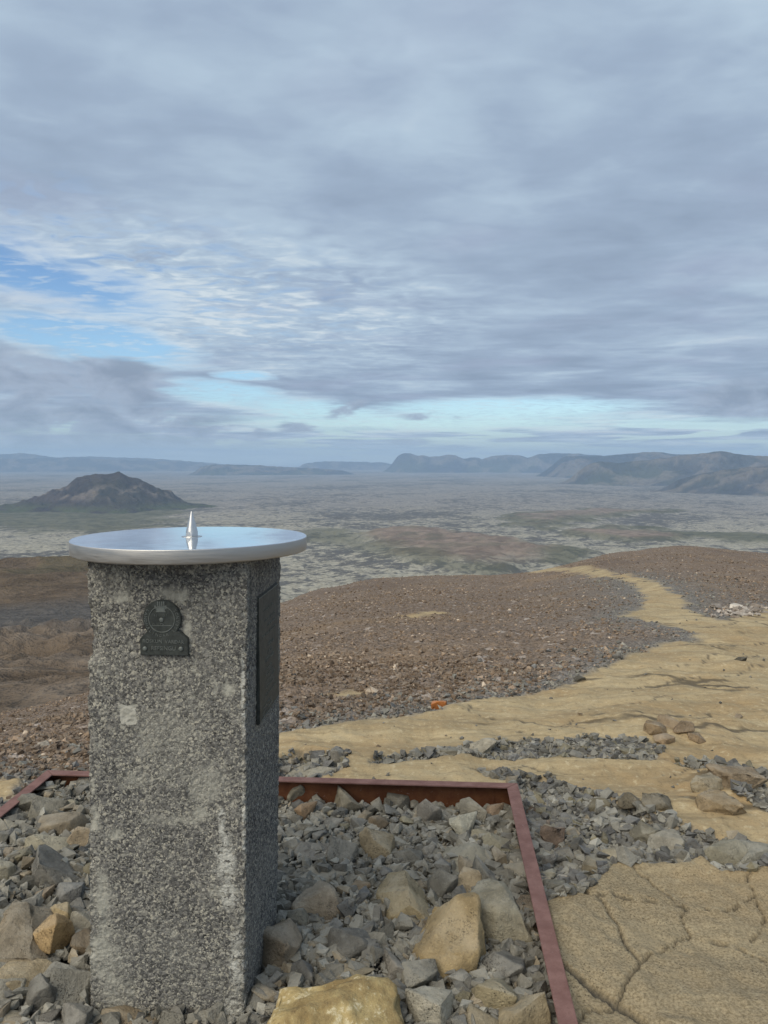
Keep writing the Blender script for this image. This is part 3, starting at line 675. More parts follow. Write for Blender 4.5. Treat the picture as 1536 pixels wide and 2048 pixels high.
V4 = poly_sdf(X, Y, pz([(-120, 1030), (60, 1018), (200, 1012), (340, 996), (370, 1003), (330, 1030), (300, 1052), (200, 1066), (90, 1062), (-20, 1050)]))+wn*1.5
V5 = poly_sdf(X, Y, pz([(1080, 1112), (1130, 1100), (1190, 1105), (1160, 1130), (1090, 1135)]))+wn*0.5
zz = BASE+fbm(X/45, Y/45, 0, 4)*np.clip(2.6*sstep(rr, 9000, 3000), 0.3, 3)+fbm(X/400, Y/400, 2, 3)*7
zz = zz+18*sstep(P1, 110, -110)+10*sstep(P2, 60, -60)+14*sstep(P3, 70, -60)+9*sstep(V3, 60, -60)
zz = zz+sstep(P1, 150, -60)*ridged(X/70, Y/70, 0, 3)*4
veg = np.maximum.reduce([sstep(V1, 60, -60)*0.7, sstep(V3, 50, -50)*0.9, sstep(V4, 130, -60)*0.85, sstep(V5, 40, -40)*0.8, sstep(np.abs(P1+20), 60, 10)*0.25*sstep(fbm(X/120, Y/120, 8, 3), -.2, .4), sstep(np.abs(P2), 80, 20)*0.8, sstep(np.abs(P3), 60, 20)*0.7])
brn = np.maximum.reduce([sstep(P1, 30, -60), sstep(P2, 40, -40)*0.8, sstep(P3, 30, -40)*0.9])
me = mesh_np('lava_plain', np.stack([X, Y, zz], 1), grid_faces(len(pr), len(pazs))[:, ::-1])
vcol(me, 'zone', np.stack([np.clip(veg, 0, 1), np.clip(brn, 0, 1), veg*0], 1))
tag(link('lava_plain', me, M_PLAIN), kind='structure')

RR, AA = np.meshgrid(np.geomspace(620, 22500, 50), np.linspace(R(46.9), R(313.1), 90), indexing='ij'); X = (RR*np.sin(AA)).ravel(); Y = (RR*np.cos(AA)).ravel()
me = mesh_np('coastal_plain', np.stack([X, Y, BASE+fbm(X/400, Y/400, 2, 3)*7], 1), grid_faces(50, 90)[:, ::-1]); vcol(me, 'zone', np.zeros((len(X), 3)))
tag(link('coastal_plain', me, M_PLAIN), kind='structure')

# ------------------------------------------------------------------ ravine slopes on the left, below the summit
vr = np.geomspace(38, 1500, 240); vaz = np.linspace(R(-50), R(-7.5), 260)
RR, AA = np.meshgrid(vr, vaz, indexing='ij'); X = (RR*np.sin(AA)).ravel(); Y = (RR*np.cos(AA)).ravel(); rr = RR.ravel(); aa = AA.ravel()
tr = np.array([30, 45, 80, 130, 190, 235, 330, 480, 640, 1000, 1500]); tz = np.array([-14, -14.3, -20.0, -29.5, -38.5, -46.5, -60.5, -64, -72, -150, -262])
zb = np.interp(rr, tr, tz)
xpx = 768+F*np.tan(aa)
zb = zb+0.024*rr*(ridged(X/45, Y/45, 0, 4, 0.55)-1.25)*sstep(rr, 50, 120)*sstep(rr, 330, 220)
zb = zb+(ridged(X/150, Y/150, 5, 5)-1.4)*5*sstep(rr, 330, 460)*sstep(rr, 1300, 800)+fbm(X/14, Y/14, 3, 4)*0.012*rr*sstep(rr, 330, 200)
zb = zb-0.25*rr*sstep(xpx, 330, 520)
rdg = ridged(X/45, Y/45, 0, 4, 0.55); ochre = sstep(rr, 290, 210)*sstep(rdg, 0.7, 1.7)  # soil colour with relief shading painted in: lighter crests, darker gullies
gr_ = sstep(rr, 470, 560)*sstep(fbm(X/90, Y/90, 1, 4), 0.1, 0.4)*0.6
me = mesh_np('valley_slope', np.stack([X, Y, zb], 1), grid_faces(len(vr), len(vaz))[:, ::-1])
vcol(me, 'zone', np.stack([gr_*0.5, ochre*0.6, sstep(rr, 225, 250)*sstep(rr, 400, 340)], 1))
M_VAL = mat_hill('brown_ravine_soil', (0.085, 0.066, 0.05), (0.155, 0.120, 0.088), (0.21, 0.155, 0.09), 0.3, 0.03)
tag(link('valley_slope', me, M_VAL), kind='structure')

# ------------------------------------------------------------------ hills and mountains
def hill_patch(name, cx, cy, half_w, half_d, hfun, mat, nx=220, ny=160):
    gx, gy = np.meshgrid(np.linspace(-half_w, half_w, nx), np.linspace(-half_d, half_d, ny), indexing='xy')
    d = np.array([cx, cy])/np.hypot(cx, cy); e = np.array([d[1], -d[0]])
    U, Vv = gx.ravel(), gy.ravel(); X = cx+U*e[0]+Vv*d[0]; Y = cy+U*e[1]+Vv*d[1]
    z, zn = hfun(U, Vv, X, Y)
    me = mesh_np(name, np.stack([X, Y, z], 1), grid_faces(ny, nx)); vcol(me, 'zone', zn)
    return tag(link(name, me, mat), kind='structure')
def cone_h(U, Vv, X, Y):
    prof_x = np.array([-980, -640, -430, -330, -215, -155, -125, -90, 0, 60, 90, 150, 240, 330, 420, 560]); prof_z = np.array([0, 8, 26, 52, 98, 130, 150, 160, 176, 178, 172, 148, 105, 62, 22, 0])
    U2 = U+fbm(X/120, Y/120, 0, 3)*25
    crest = np.interp(U2, prof_x, prof_z)
    dd = np.abs(Vv)/(130+crest*1.7)
    z = crest*np.clip(1-dd, 0, 1)**1.15
    rough = (ridged(X/110, Y/110, 2, 5, 0.55)-0.5)*20*np.clip(z/70, 0, 1)*np.clip(1.2-z/180, 0.35, 1)
    z = z+rough
    zn = np.stack([sstep(z, 45, 8)*sstep(fbm(X/150, Y/150, 3, 3), -0.5, 0.1), 0.55*sstep(z, 40, 70)*sstep(z, 140, 90)*sstep(fbm(X/90, Y/90, 9, 4), 0.05, 0.3), z*0], 1)
    return BASE-5+z+3*sstep(z, 0, 8), zn
M_CONE = mat_hill('dark_volcanic_hill', (0.040, 0.034, 0.034), (0.078, 0.064, 0.060), (0.055, 0.06, 0.034), 0.3, 0.012)
c = at_z(212, 1016, BASE); hill_patch('cone_hill', c[0], c[1], 1000, 480, cone_h, M_CONE, nx=280)
def ridge(name, pts, dist, mat, spread=2.6, amp=0.16, rows=36, ncol=230, base=BASE-8, jag=1.0, gsc=600.0):
    pts = np.array(pts, float); px = np.linspace(pts[0, 0], pts[-1, 0], ncol)
    py = np.interp(px, pts[:, 0], pts[:, 1])+jag*fbm(px/16, px*0, 1.7, 4)*1.1
    tp = np.minimum(px-px[0], px[-1]-px)/max(30.0, 0.10*(px[-1]-px[0])); tp = sstep(tp, 0, 1)
    dd = np.interp(px, pts[:, 0], pts[:, 2]) if pts.shape[1] > 2 else np.full(ncol, float(dist))
    py = py+(920+F*(EYE-base)/dd-py)*(1-tp)
    az = np.arctan((px-768)/F); zc = np.array([EYE+r*cos(a)*((920-q)/F) for r, a, q in zip(dd, az, py)])
    hgt = np.maximum(zc-base, 1.0); T = np.linspace(-1, 1, rows)
    w = np.maximum(hgt*spread, 250)
    RRr = dd[None, :]+T[:, None]*w[None, :]
    X = RRr*np.sin(az)[None, :]; Y = RRr*np.cos(az)[None, :]
    prof = (1-np.abs(T))[:, None]**1.25
    nz = ridged(X/gsc, Y/gsc, 1, 5, 0.55)
    z = base+hgt[None, :]*(prof+amp*(nz-0.6)*prof*np.clip(4*np.abs(T)[:, None], 0.05, 1))
    g = sstep(fbm(X/900, Y/900, 5, 4), 0.0, 0.5)*sstep(prof+0*X, 0.9, 0.3)
    gl = sstep(nz, 0.9, 1.35)*0.5
    me = mesh_np(name, np.stack([X.ravel(), Y.ravel(), z.ravel()], 1), grid_faces(rows, ncol)); vcol(me, 'zone', np.stack([g.ravel()*0.6, gl.ravel(), g.ravel()*0], 1))
    return tag(link(name, me, mat), kind='structure')
M_MTN = mat_hill('distant_mountain_rock', (0.036, 0.037, 0.044), (0.068, 0.066, 0.074), (0.05, 0.052, 0.05), 0.5, 0.0022)
M_MTN2 = mat_hill('near_mountain_rock', (0.046, 0.046, 0.050), (0.10, 0.098, 0.10), (0.052, 0.058, 0.046), 0.6, 0.004)
ridge('mountain_range', [(-400, 916), (-200, 912), (0, 908), (50, 905), (110, 914), (180, 912), (300, 916), (430, 926), (520, 932)], 20500, M_MTN, amp=0.08)
ridge('mountain_range', [(-400, 918), (0, 917), (140, 915), (250, 919), (380, 924), (480, 933)], 18000, M_MTN, amp=0.08)
ridge('low_hill', [(370, 944), (405, 933), (430, 928), (500, 929), (560, 933), (640, 937), (720, 944)], 13000, M_MTN, spread=4)
ridge('distant_plateau', [(580, 934), (620, 925), (650, 922), (720, 923), (770, 925), (810, 934)], 19500, M_MTN, amp=0.06)
ridge('mountain_range', [(752, 936), (765, 932), (780, 918), (793, 906), (803, 905), (822, 906), (835, 911), (846, 910), (858, 913), (880, 912), (893, 909), (910, 910), (925, 917), (940, 914), (955, 914), (963, 918), (985, 911), (1010, 909), (1040, 910), (1055, 915), (1075, 908), (1110, 905), (1180, 908), (1260, 914), (1330, 925)], 15500, M_MTN, amp=0.22, gsc=800, jag=0.7)
ridge('mountain_range', [(1060, 925), (1120, 912), (1190, 911), (1240, 907), (1290, 904), (1325, 903), (1350, 907), (1420, 907), (1500, 912), (1600, 910), (1800, 916)], 11500, M_MTN, amp=0.25, gsc=700, jag=0.6)
ridge('mountain_range', [(1110, 942), (1150, 930), (1200, 921), (1240, 924), (1290, 920), (1330, 914), (1390, 907), (1420, 903), (1440, 900), (1460, 902), (1490, 909), (1536, 912), (1650, 905), (1900, 918)], 8200, M_MTN2, amp=0.28, gsc=520, jag=0.5)
ridge('mountain_spur', [(1300, 979), (1340, 964), (1390, 948), (1420, 943), (1470, 936), (1536, 930), (1650, 925), (1900, 935)], 6300, M_MTN2, amp=0.30, gsc=380, jag=0.6)

# ------------------------------------------------------------------ haze: the air itself
def haze():
    bm = bmesh.new(); bmesh.ops.create_cube(bm, size=1.0)
    for v in bm.verts: v.co = Vector((v.co.x*48000, v.co.y*48000, -275 if v.co.z < 0 else 330))
    m = bpy.data.materials.new('thin_haze'); m.use_nodes = True; m.node_tree.nodes.clear(); k = NT(m.node_tree)
    pv = k.new('ShaderNodeVolumePrincipled'); pv.inputs['Density'].default_value = 6.8e-5; pv.inputs['Color'].default_value = (0.52, 0.73, 1.0, 1)
    o = k.new('ShaderNodeOutputMaterial'); k.l.new(pv.outputs[0], o.inputs['Volume'])
    h = from_bm('haze', bm, m); tag(h, kind='stuff')
haze()

# ------------------------------------------------------------------ view dial: concrete pillar, steel disc, pointer, two bronze plaques
dial = bpy.data.objects.new('view_dial', None); COL.objects.link(dial)
dial.location = (PC[0], PC[1], 0); dial.rotation_euler = (0, 0, -YAW)
tag(dial, 'speckled concrete pillar topped by a round stainless steel view disc with a cone pointer', 'view dial')
LEAN = tan(R(1.08)); HS = SIDE/2
def front_local(px, py):
    """object coordinates (x, z) on the pillar's front face"""
    d = ray(px, py); nrm = np.array([SI, CO]); k = (PC@nrm-HS)/(d[:2]@nrm)
    u, _ = w2l(d[0]*k, d[1]*k); return float(u), float(EYE+d[2]*k)
def side_local(px, py):
    """object coordinates (y, z) on the right face (at the lean of that height)"""
    d = ray(px, py); nrm = np.array([CO, -SI]); z = 1.0
    for _ in range(4):
        k = (PC@nrm+HS+z*LEAN)/(d[:2]@nrm); z = EYE+d[2]*k
    _, v = w2l(d[0]*k, d[1]*k); return float(v), float(z)
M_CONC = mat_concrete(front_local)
g = ray(387, 1073); DC = l2w(1.28*LEAN, 0.0); gk = DC[1]/g[1]
DISC_TOP = EYE+g[2]*gk
DISC_R = 0.155*DC[1]*0.962; DISC_T = 0.041
PTOP = DISC_TOP-DISC_T
print('disc', DISC_TOP, DISC_R, 'pillar', SIDE, PTOP)
def pillar_mesh():
    fine, coarse = 0.0032, 0.02
    def side_pts(a, b, step):
        m = max(2, int(np.hypot(b[0]-a[0], b[1]-a[1])/step)); t = np.arange(m)/m
        return np.stack([a[0]+(b[0]-a[0])*t, a[1]+(b[1]-a[1])*t], 1)
    c = [(-HS, -HS), (HS, -HS), (HS, HS), (-HS, HS)]
    ring = np.concatenate([side_pts(c[0], c[1], fine), side_pts(c[1], c[2], fine*1.3), side_pts(c[2], c[3], coarse), side_pts(c[3], c[0], fine*4)])
    zs = np.concatenate([np.arange(-0.12, PTOP, fine), [PTOP]])
    U, Zz = ring[:, 0][None, :]+0*zs[:, None], zs[:, None]+0*ring[:, 0][None, :]
    Vv = ring[:, 1][None, :]+0*zs[:, None]
    u, v, z = U.ravel(), Vv.ravel(), Zz.ravel()
    # outward direction, rounded at the arrises
    rad = 0.006; cu = np.clip(u, -HS+rad, HS-rad); cv = np.clip(v, -HS+rad, HS-rad)
    du, dv = u-cu, v-cv; ln = np.hypot(du, dv)+1e-9; nu, nv = du/ln, dv/ln
    u0, v0 = cu+nu*rad, cv+nv*rad
    corner = np.clip(1-(HS-np.maximum.reduce([np.minimum(np.abs(u), np.abs(v))]))/0.03, 0, 1)
    sm = sstep(fbm(u*20, z*20, 3.3, 3), 0.1, 0.5)
    d = fbm(u0*95, v0*95, z*95, 2)*0.0021*(1-0.6*sm)+np.minimum(fbm(u0*140, v0*140, z*140, 2), 0)*0.0032*(1-0.6*sm)
    d = d+fbm(u0*9, v0*9, z*9, 3)*0.0013
    chip = np.clip(fbm(u0*30, v0*30, z*30, 3), 0, 1)*0.016+0.005*np.abs(fbm(u0*90, v0*90, z*90, 2))
    d = d-corner**1.5*chip
    # broken out pieces on the left arris, high up
    for zc, hz, dep in ((1.15, 0.045, 0.016), (1.075, 0.03, 0.024), (1.11, 0.02, 0.016)):
        left = np.clip((u+HS)/0.05, 0, 1); fr = np.clip((v+HS)/0.09, 0, 1)
        d = d-dep*np.exp(-((z-zc)/hz)**4)*(1-left)**1.0*(1-fr)
    x, y = u0+nu*d+z*LEAN, v0+nv*d
    nr, nc = len(zs), len(ring)
    i = np.arange(nr-1)[:, None]*nc; j = np.arange(nc)[None, :]; jn = (j+1) % nc
    f = np.stack([i+j, i+jn, i+nc+jn, i+nc+j], -1).reshape(-1, 4)
    return mesh_np('pillar', np.stack([x, y, z], 1), f)
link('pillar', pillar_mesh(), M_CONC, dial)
def lathe(name, prof, seg, mat, parent, loc, rfun=None, sharp=35):
    bm = bmesh.new(); rings = []
    for r, z in prof:
        ring = []
        for k in range(seg):
            a = 2*pi*k/seg; rr_ = rfun(r, z, a) if rfun else r
            ring.append(bm.verts.new((rr_*cos(a), rr_*sin(a), z)))
        rings.append(ring)
    for a, b in zip(rings[:-1], rings[1:]):
        for k in range(seg): bm.faces.new((a[k], a[(k+1) % seg], b[(k+1) % seg], b[k]))
    bm.faces.new(rings[0][::-1]); bm.faces.new(rings[-1])
    for e_ in bm.edges: e_.smooth = not (len(e_.link_faces) == 2 and e_.calc_face_angle() > R(sharp))
    o = from_bm(name, bm, mat, parent, smooth=sharp > 20); o.location = loc; return o
def mat_disc():
    m, k, b = mat_metal('polished_stainless_top', (0.93, 0.94, 0.95), 0.06, (1, 1, 1), 18.0, 0.5)
    p = coords(k); X, Y, _ = k.sep(p)
    rad_ = k.m('SQRT', k.m('ADD', k.m('MULTIPLY', X, X), k.m('MULTIPLY', Y, Y)))
    w = k.new('ShaderNodeTexNoise', noise_dimensions='1D'); k.put(w.inputs['W'], k.m('MULTIPLY', rad_, 900.0)); w.inputs['Detail'].default_value = 3
    dn = k.noise(p, 9.0, 3, 0.5)
    k.put(b.inputs['Normal'], k.bump(k.m('MULTIPLY_ADD', w.outputs['Fac'], 0.02, dn), 0.006, 0.02)); return m
M_DTOP = mat_disc()
M_DRIM, _, _ = mat_metal('brushed_stainless_rim', (0.50, 0.49, 0.47), 0.50, (1, 1, 14), 14.0, 0.2)
M_CONE2, _, _ = mat_metal('turned_steel_pointer', (0.60, 0.60, 0.59), 0.36, (1, 1, 1), 20.0, 0.1)
dl = (1.28*LEAN, 0, DISC_TOP-DISC_T)
disc = lathe('disc', [(DISC_R-0.004, 0), (DISC_R-0.0008, 0.0015), (DISC_R, 0.004), (DISC_R, DISC_T-0.003), (DISC_R-0.0006, DISC_T-0.001)], 256, M_DRIM, dial, dl)
top = lathe('engraved_top', [(DISC_R-0.0007, DISC_T-0.0012), (DISC_R-0.0022, DISC_T), (0.10, DISC_T)], 192, M_DTOP, disc, (0, 0, 0), sharp=12)
GH, GR = 0.0775, 0.0205
def gn(r, z, a):
    hexr = GR*0.87/max(cos(((a+0.25) % (pi/3))-pi/6), 0.1)*0.985
    return min(r, hexr) if z < 0.03 else r
def cone_r(z): return 0.0014+(GR*1.04-0.0014)*(1-z/GH)**0.92
zsn = [0.0012, 0.002, 0.004, 0.006, 0.008, 0.010, 0.012, 0.014, 0.016, 0.018, 0.020, 0.024, 0.03, 0.04, 0.05, 0.06, 0.068, 0.073, 0.0762]
lathe('pointer', [(cone_r(z)+0.0, z) for z in zsn]+[(0.0008, GH)], 72, M_CONE2, disc, (0, 0, DISC_T), gn, sharp=60)
lathe('washer', [(0.031, 0), (0.031, 0.0008), (0.030, 0.0012)], 64, M_CONE2, disc, (0, 0, DISC_T))

# --- plaques
def text_mesh(body, size, depth):
    cu = bpy.data.curves.new('lettering', 'FONT'); cu.body = body; cu.size = size; cu.extrude = depth; cu.align_x = 'CENTER'; cu.align_y = 'CENTER'; cu.resolution_u = 3
    o = bpy.data.objects.new('tmp', cu); COL.objects.link(o); dg = bpy.context.evaluated_depsgraph_get()
    me = bpy.data.meshes.new_from_object(o.evaluated_get(dg)); bpy.data.objects.remove(o); bpy.data.curves.remove(cu); return me
def prism(name, pts, t, mat, parent, bevel=0.0015):
    bm = bmesh.new(); f = bm.faces.new([bm.verts.new((a, b, 0)) for a, b in pts])
    ex = bmesh.ops.extrude_face_region(bm, geom=[f]); vs = [e_ for e_ in ex['geom'] if isinstance(e_, bmesh.types.BMVert)]
    for v in vs: v.co.z += t
    bmesh.ops.recalc_face_normals(bm, faces=bm.faces[:])
    if bevel: bmesh.ops.bevel(bm, geom=[e_ for e_ in bm.edges if all(v.co.z > t*0.5 for v in e_.verts)], offset=bevel, segments=2, affect='EDGES')
    return from_bm(name, bm, mat, parent)
cx, cz = front_local(326, 1237); K1 = (front_local(377, 1290)[0]-front_local(281, 1290)[0])/96.0      # metres per pixel on the face
def pl(px, py): return ((px-326)*K1, (1237-py)*K1)
rim = [(38*K1*cos(a), 38*K1*sin(a)) for a in np.linspace(R(-38), R(180+38), 40)]
outline = [pl(281, 1308), pl(377, 1309), pl(377, 1274), pl(362, 1261)]+rim+[pl(296, 1261), pl(281, 1276)]
plaque = prism('plaque', outline, 0.008, M_BRONZE, dial, 0.0018)
plaque.location = (cx, -HS-0.002, cz); plaque.rotation_euler = (pi/2, R(-0.6), 0)
plaque['label'] = 'dark bronze plaque with round emblem and raised lettering'
M_BRONZE2 = mat_bronze(); M_BRONZE2.name = 'worn_bronze_relief'
for nd in M_BRONZE2.node_tree.nodes:
    if nd.type == 'MIX' and not nd.inputs[6].is_linked and not nd.inputs[7].is_linked:
        nd.inputs[6].default_value = (0.13, 0.145, 0.135, 1); nd.inputs[7].default_value = (0.20, 0.215, 0.20, 1)
def torus_ring(name, r, w, z, parent, seg=64):
    bm = bmesh.new(); rows = []
    for k in range(seg):
        a = 2*pi*k/seg; rows.append([bm.verts.new(((r+dx)*cos(a), (r+dx)*sin(a), z+dz)) for dx, dz in ((-w, -0.001), (-w*0.5, 0.0016), (w*0.5, 0.0016), (w, -0.001))])
    for k in range(seg):
        A, B = rows[k], rows[(k+1) % seg]
        for q in range(3): bm.faces.new((A[q], A[q+1], B[q+1], B[q]))
    bmesh.ops.recalc_face_normals(bm, faces=bm.faces[:]); return from_bm(name, bm, M_BRONZE2, parent)
TZ = 0.0082
torus_ring('ring', 25.5*K1, 0.0016, TZ, plaque)
def lay_text(body, size, px, py, rot=0.0, width=None):
    me = text_mesh(body, size, 0.0016); o = link('lettering', me, M_BRONZE2, plaque); o.location = (*pl(px, py), TZ); o.rotation_euler = (0, 0, rot)
    if width: o.scale = (width/max(o.dimensions.x, 1e-6),)*2+(1,)
    return o
lay_text('RÖSKUN  VARÐAR', 0.0125, 328, 1281, R(-1.5), 82*K1)
lay_text('REFSINGU', 0.0125, 328, 1294.5, R(-1), 48*K1)
word = 'LANDMÆLINGAR ÍSLANDS'
for k, ch in enumerate(word):       # reads anticlockwise along the lower rim, feet outward
    if ch == ' ': continue
    a = R(148)+k*R(244)/(len(word)-1); r_ = 32.3*K1
    me = text_mesh(ch, 0.0115, 0.0014); o = link('lettering', me, M_BRONZE2, plaque)
    o.location = (r_*cos(a), r_*sin(a), TZ); o.rotation_euler = (0, 0, a+pi/2)
def relief(name, px0, px1, py0, py1, t=0.0012, rot=0):
    a, b = pl(px0, py1); c, d = pl(px1, py0)
    o = prism(name, [(a, b), (c, b), (c, d), (a, d)], t, M_BRONZE2, plaque, 0.0003); o.location.z = TZ-0.0004; return o
relief('crest_block', 316, 333, 1213, 1222); relief('crest_base', 315, 335, 1221.5, 1223, 0.002)
for q in (318, 322, 326, 330): relief('crest_spike', q, q+2.4, 1202, 1213)
relief('crest_side', 312.5, 315.5, 1210, 1217); relief('crest_side', 333.5, 336.5, 1210, 1217)
relief('scale_bar', 306, 346, 1249, 1250.2, 0.0016)
bz = lathe('boss', [(0.0062, 0), (0.0062, 0.0016), (0.0052, 0.0024)], 28, M_BRONZE2, plaque, (*pl(325.5, 1238), TZ))
for t_, px, py in (('FL', 310.5, 1246.5), ('Mk', 327, 1246.5)): lay_text(t_, 0.0085, px, py)
for t_, px, py in (('S', 313, 1229), ('J', 316.5, 1229), ('T', 332, 1229), ('E', 336, 1229)): lay_text(t_, 0.0075, px, py)
for px in (291, 362.5): lathe('rivet', [(0.0066, 0), (0.0064, 0.002), (0.0046, 0.0036), (0.002, 0.0042)], 24, M_BRONZE2, plaque, (*pl(px, 1295), TZ))
# side plaque on the right face
y0, zt0 = side_local(514, 1190); y1, zt1 = side_local(553, 1168); _, zb0 = side_local(514, 1440); _, zb1 = side_local(554, 1396)
zt = (zt0+zt1)/2; zb_ = (zb0+zb1)/2; print('side plaque', y0, y1, zt0, zt1, zb0, zb1)
wp, hpq = y1-y0, zt-zb_
sp_ = prism('memorial_plaque', [(-wp/2, -hpq/2), (wp/2, -hpq/2), (wp/2, hpq/2), (-wp/2, hpq/2)], 0.009, M_BRONZE, dial, 0.0025)
zm = (zt+zb_)/2
sp_.matrix_local = Matrix.Translation((HS+zm*LEAN-0.001, (y0+y1)/2, zm)) @ Matrix(((0, 0, 1, 0), (1, 0, 0, 0), (0, 1, 0, 0), (0, 0, 0, 1))) @ Matrix.Rotation(0, 4, 'Z')
sp_['label'] = 'dark bronze memorial plaque on the right face of the pillar'
bm = bmesh.new()
def strip(x0_, x1_, y_, h_, z0=0.0088, t=0.0014):
    r_ = bmesh.ops.create_cube(bm, size=1.0)['verts']
    for v in r_: v.co = Vector(((x0_+x1_)/2+v.co.x*(x1_-x0_), y_+v.co.y*h_, z0+(v.co.z+0.5)*t))
for e_ in (hpq/2-0.006, -hpq/2+0.006):
    bm = bmesh.new(); strip(-wp/2+0.006, wp/2-0.006, e_, 0.002); from_bm('border', bm, M_BRONZE2, sp_)
rr2 = random.Random(4)
for q, (yy, xa, xb, hh) in enumerate(((0.36, -.28, .22, .012), (0.27, -.22, .30, .010), (0.22, -.10, .34, .010), (0.16, -.34, .32, .010), (0.06, -.06, .22, .020), (0.0, -.1, .12, .014), (-.05, -.2, .2, .02), (-.12, -.16, .12, .010), (-.17, -.2, .18, .010), (-.22, -.2, .28, .010), (-.27, -.2, .2, .010), (-.33, -.2, .32, .010), (-.40, -.36, .05, .009), (-.44, -.36, .1, .009), (-.47, -.36, .0, .008))):
    bm = bmesh.new(); x_ = xa*wp; hh = hh*0.6
    while x_ < xb*wp:              # worn raised characters, too faint to read
        w_ = rr2.uniform(0.004, 0.009); strip(x_, x_+w_*0.25, yy*hpq, hh); strip(x_, x_+w_, yy*hpq+rr2.choice((-.4, 0, .4))*hh, hh*0.25); x_ += w_+rr2.choice((0.003, 0.003, 0.010))
    from_bm('worn_lettering', bm, M_BRONZE2, sp_)

# ------------------------------------------------------------------ steel frame round the stone bed
frame = bpy.data.objects.new('steel_frame', None); COL.objects.link(frame)
_fc = l2w(OU, OV); frame.location = (_fc[0], _fc[1], 0); frame.rotation_euler = (0, 0, -YAW)
tag(frame, 'square rust red steel edging frame with flat top flange around the stone bed', 'edging frame')
FL = 0.052; TH = 0.006
def rail(rot):
    """angle section along +x at y = FW, mitred ends; flange inward on top, web outside"""
    a = FW; b = FW-FL; g_ = 0.0008
    top_ = [(-a+g_, a), (a-g_, a), (b-g_, b), (-b+g_, b)]
    bm = bmesh.new()
    lo = [bm.verts.new((p[0], p[1], RAIL_TOP-TH)) for p in top_]; hi = [bm.verts.new((p[0], p[1], RAIL_TOP)) for p in top_]
    bm.faces.new(hi); bm.faces.new(lo[::-1])
    for k in range(4): bm.faces.new((lo[k], lo[(k+1) % 4], hi[(k+1) % 4], hi[k]))
    bmesh.ops.recalc_face_normals(bm, faces=bm.faces[:])
    bmesh.ops.bevel(bm, geom=bm.edges[:], offset=0.0014, segments=2, affect='EDGES')
    o = from_bm('flange', bm, M_RAIL, frame); o.rotation_euler = (0, 0, rot)
    bm = bmesh.new(); a2 = FW-0.001; b2 = FW-0.001-TH
    q = [(-a2, a2), (a2, a2), (b2, b2), (-b2, b2)]
    lo = [bm.verts.new((p[0], p[1], -0.2)) for p in q]; hi = [bm.verts.new((p[0], p[1], RAIL_TOP-TH-0.0005)) for p in q]
    bm.faces.new(hi); bm.faces.new(lo[::-1])
    for k in range(4): bm.faces.new((lo[k], lo[(k+1) % 4], hi[(k+1) % 4], hi[k]))
    bmesh.ops.recalc_face_normals(bm, faces=bm.faces[:])
    w = from_bm('web', bm, M_RUST, frame); w.rotation_euler = (0, 0, rot); return o
for k in range(4): rail(k*pi/2)
for (px, py, rot) in ((1017, 1583, 0), ):
    bm = bmesh.new(); bmesh.ops.create_cone(bm, cap_ends=True, segments=6, radius1=0.009, radius2=0.009, depth=0.012)
    o = from_bm('bolt', bm, M_DRIM, frame); o.location = (FW-0.012, FW-0.045, 0.075); o.rotation_euler = (0, pi/2, 0)
bm = bmesh.new(); bmesh.ops.create_cube(bm, size=1.0)
for v in bm.verts: v.co = Vector((FW-0.11+v.co.x*0.004, FW-0.011+v.co.y*0.006, 0.02+v.co.z*0.19))
from_bm('weld_plate', bm, M_RUST, frame)

# ------------------------------------------------------------------ stones
def ico(sub):
    bm = bmesh.new(); bmesh.ops.create_icosphere(bm, subdivisions=sub, radius=1.0)
    bm.verts.ensure_lookup_table(); v = np.array([q.co[:] for q in bm.verts]); f = np.array([[w.index for w in q.verts] for q in bm.faces]); bm.free(); return v, f
ICO = {}
def rock_me(seed, sub=4, planes=12, p=0, rough=0.05, fine=0.02):
    """broken stone: hull of random points, flat facets merged, arrises worn by a narrow bevel, faces roughened"""
    g_ = np.random.default_rng(seed); q = g_.normal(size=(planes+5, 3)); q /= np.abs(q).max(1)[:, None]**0.72*np.linalg.norm(q, axis=1)[:, None]**0.28; q *= g_.uniform(0.78, 1.0, (len(q), 1))
    bm = bmesh.new(); vs = [bm.verts.new(w) for w in q]; r_ = bmesh.ops.convex_hull(bm, input=vs)
    bmesh.ops.delete(bm, geom=list({w for w in r_['geom_interior']+r_['geom_unused'] if isinstance(w, bmesh.types.BMVert)}), context='VERTS')
    bmesh.ops.dissolve_limit(bm, angle_limit=R(16), verts=bm.verts[:], edges=bm.edges[:])
    bmesh.ops.bevel(bm, geom=bm.edges[:], offset=float(g_.uniform(0.05, 0.10)), segments=2, profile=0.6, affect='EDGES', clamp_overlap=True)
    bmesh.ops.triangulate(bm, faces=bm.faces[:])
    for lim in ((0.42, 0.26) if sub < 5 else (0.42, 0.24, 0.14)):
        es = [e_ for e_ in bm.edges if e_.calc_length() > lim]
        if es: bmesh.ops.subdivide_edges(bm, edges=es, cuts=1, use_grid_fill=True)
        bmesh.ops.triangulate(bm, faces=bm.faces[:])
    bmesh.ops.recalc_face_normals(bm, faces=bm.faces[:]); bm.normal_update(); bm.verts.ensure_lookup_table(); bm.verts.index_update()
    D = np.array([w.co[:] for w in bm.verts]); Nn = np.array([w.normal[:] for w in bm.verts]); f = np.array([[w.index for w in t_.verts] for t_ in bm.faces]); bm.free()
    d = rough*fbm(D[:, 0]*1.6+seed, D[:, 1]*1.6, D[:, 2]*1.6, 3)+fine*fbm(D[:, 0]*6+seed, D[:, 1]*6, D[:, 2]*6, 2)
    D = D+Nn*d[:, None]; lo, hi = D.min(0), D.max(0)
    return mesh_np('stone', (D-(lo+hi)/2)/((hi-lo)/2), f)
